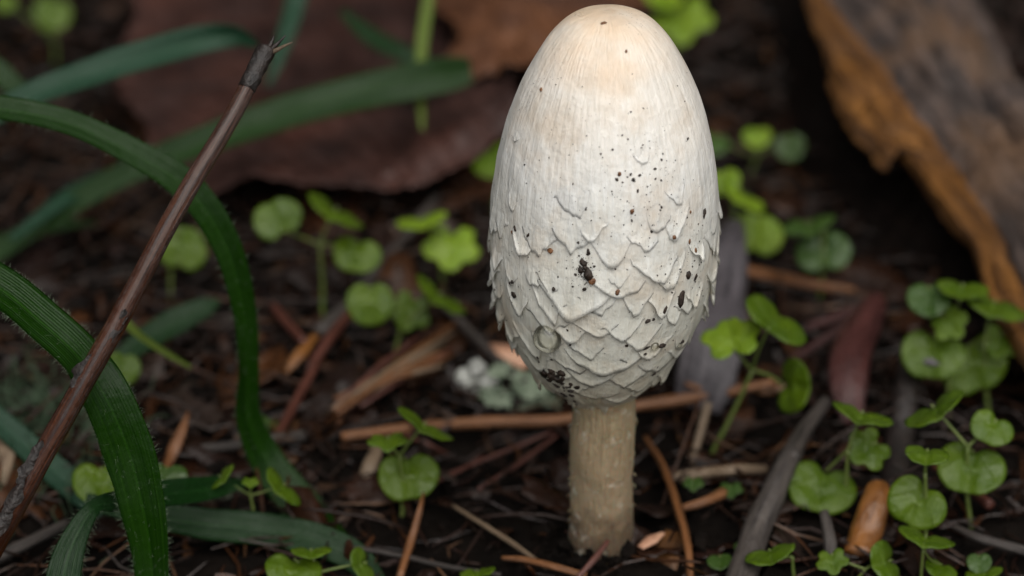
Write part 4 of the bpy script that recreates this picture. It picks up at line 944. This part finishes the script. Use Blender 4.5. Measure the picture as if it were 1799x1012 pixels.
o = jc.build('soil_crumbs', MAT_SOIL); o['label'] = 'crumbly black soil between the litter'; o['category'] = 'soil'

# ================================================================== unseen conifers, added to block the low sky and darken the ground
MAT_BLOCKER_BARK = simple('blocker_bark', (.020, .014, .011), (.070, .052, .042), 14, .8, .012)
MAT_BLOCKER_NEEDLES = simple('blocker_needles', (.008, .022, .007), (.020, .045, .014), 8, .6, .004)
tz = np.linspace(-10, 470, 30); tp = np.stack([4 * np.sin(tz * .01), 3 * np.cos(tz * .013), tz], -1)
ta, tb, tc = tube(tp, 15 - 12 * (tz + 10) / 480 + 8 * np.exp(-(tz + 10) / 18), 16, .12, .06)
jt = Join()
for k in range(1500):
    z = rng.uniform(30, 475); r = (115 - .21 * z) * rng.uniform(.25, 1) ** .6; a = rng.uniform(0, 6.283); w = rng.uniform(7, 15); l = rng.uniform(22, 48)
    d = np.array((math.cos(a), math.sin(a), -.35)); t_ = np.array((-math.sin(a), math.cos(a), rng.normal(0, .3))); c = np.array((math.cos(a) * r, math.sin(a) * r, z))
    jt.add([c - d * l * .5, c - d * l * .1 + t_ * w, c + d * l * .3 + t_ * w * .6 - (0, 0, 3), c + d * l * .6 - (0, 0, 7), c + d * l * .3 - t_ * w * .6 - (0, 0, 3), c - d * l * .1 - t_ * w], [(0, 1, 2, 5), (5, 2, 4), (2, 3, 4)])
blocker0 = None
for k, (az, dist, wh) in enumerate(((-82, 215, 'on the side of the long smooth blade'), (-34, 245, 'beyond the large purplish-brown dead leaf'), (6, 230, 'beyond the rusty dead leaf'), (44, 250, 'beyond the far end of the log'), (80, 225, 'past the weathered side of the log'))):
    a = math.radians(az); loc = (dist * math.sin(a), dist * math.cos(a), 0)
    if blocker0 is None:
        blocker0 = tr = thing('sky_blocker_conifer', '', 'tree', loc); mk('blocker_trunk', ta, tb, MAT_BLOCKER_BARK, tr, (0, 0, 0), uv=tc); jt.build('crown', MAT_BLOCKER_NEEDLES, tr, (0, 0, 0), True, None)
    else:
        tr = blocker0.copy(); COL.objects.link(tr); tr.location = np.array(loc) * U; tr.rotation_euler = (0, 0, k * 1.3)
        for ch in list(blocker0.children): c2 = ch.copy(); COL.objects.link(c2); c2.parent = tr
    tag(tr, 'unseen conifer, added to block low sky, ' + wh, 'tree', 'unseen conifers added as sky blockers')
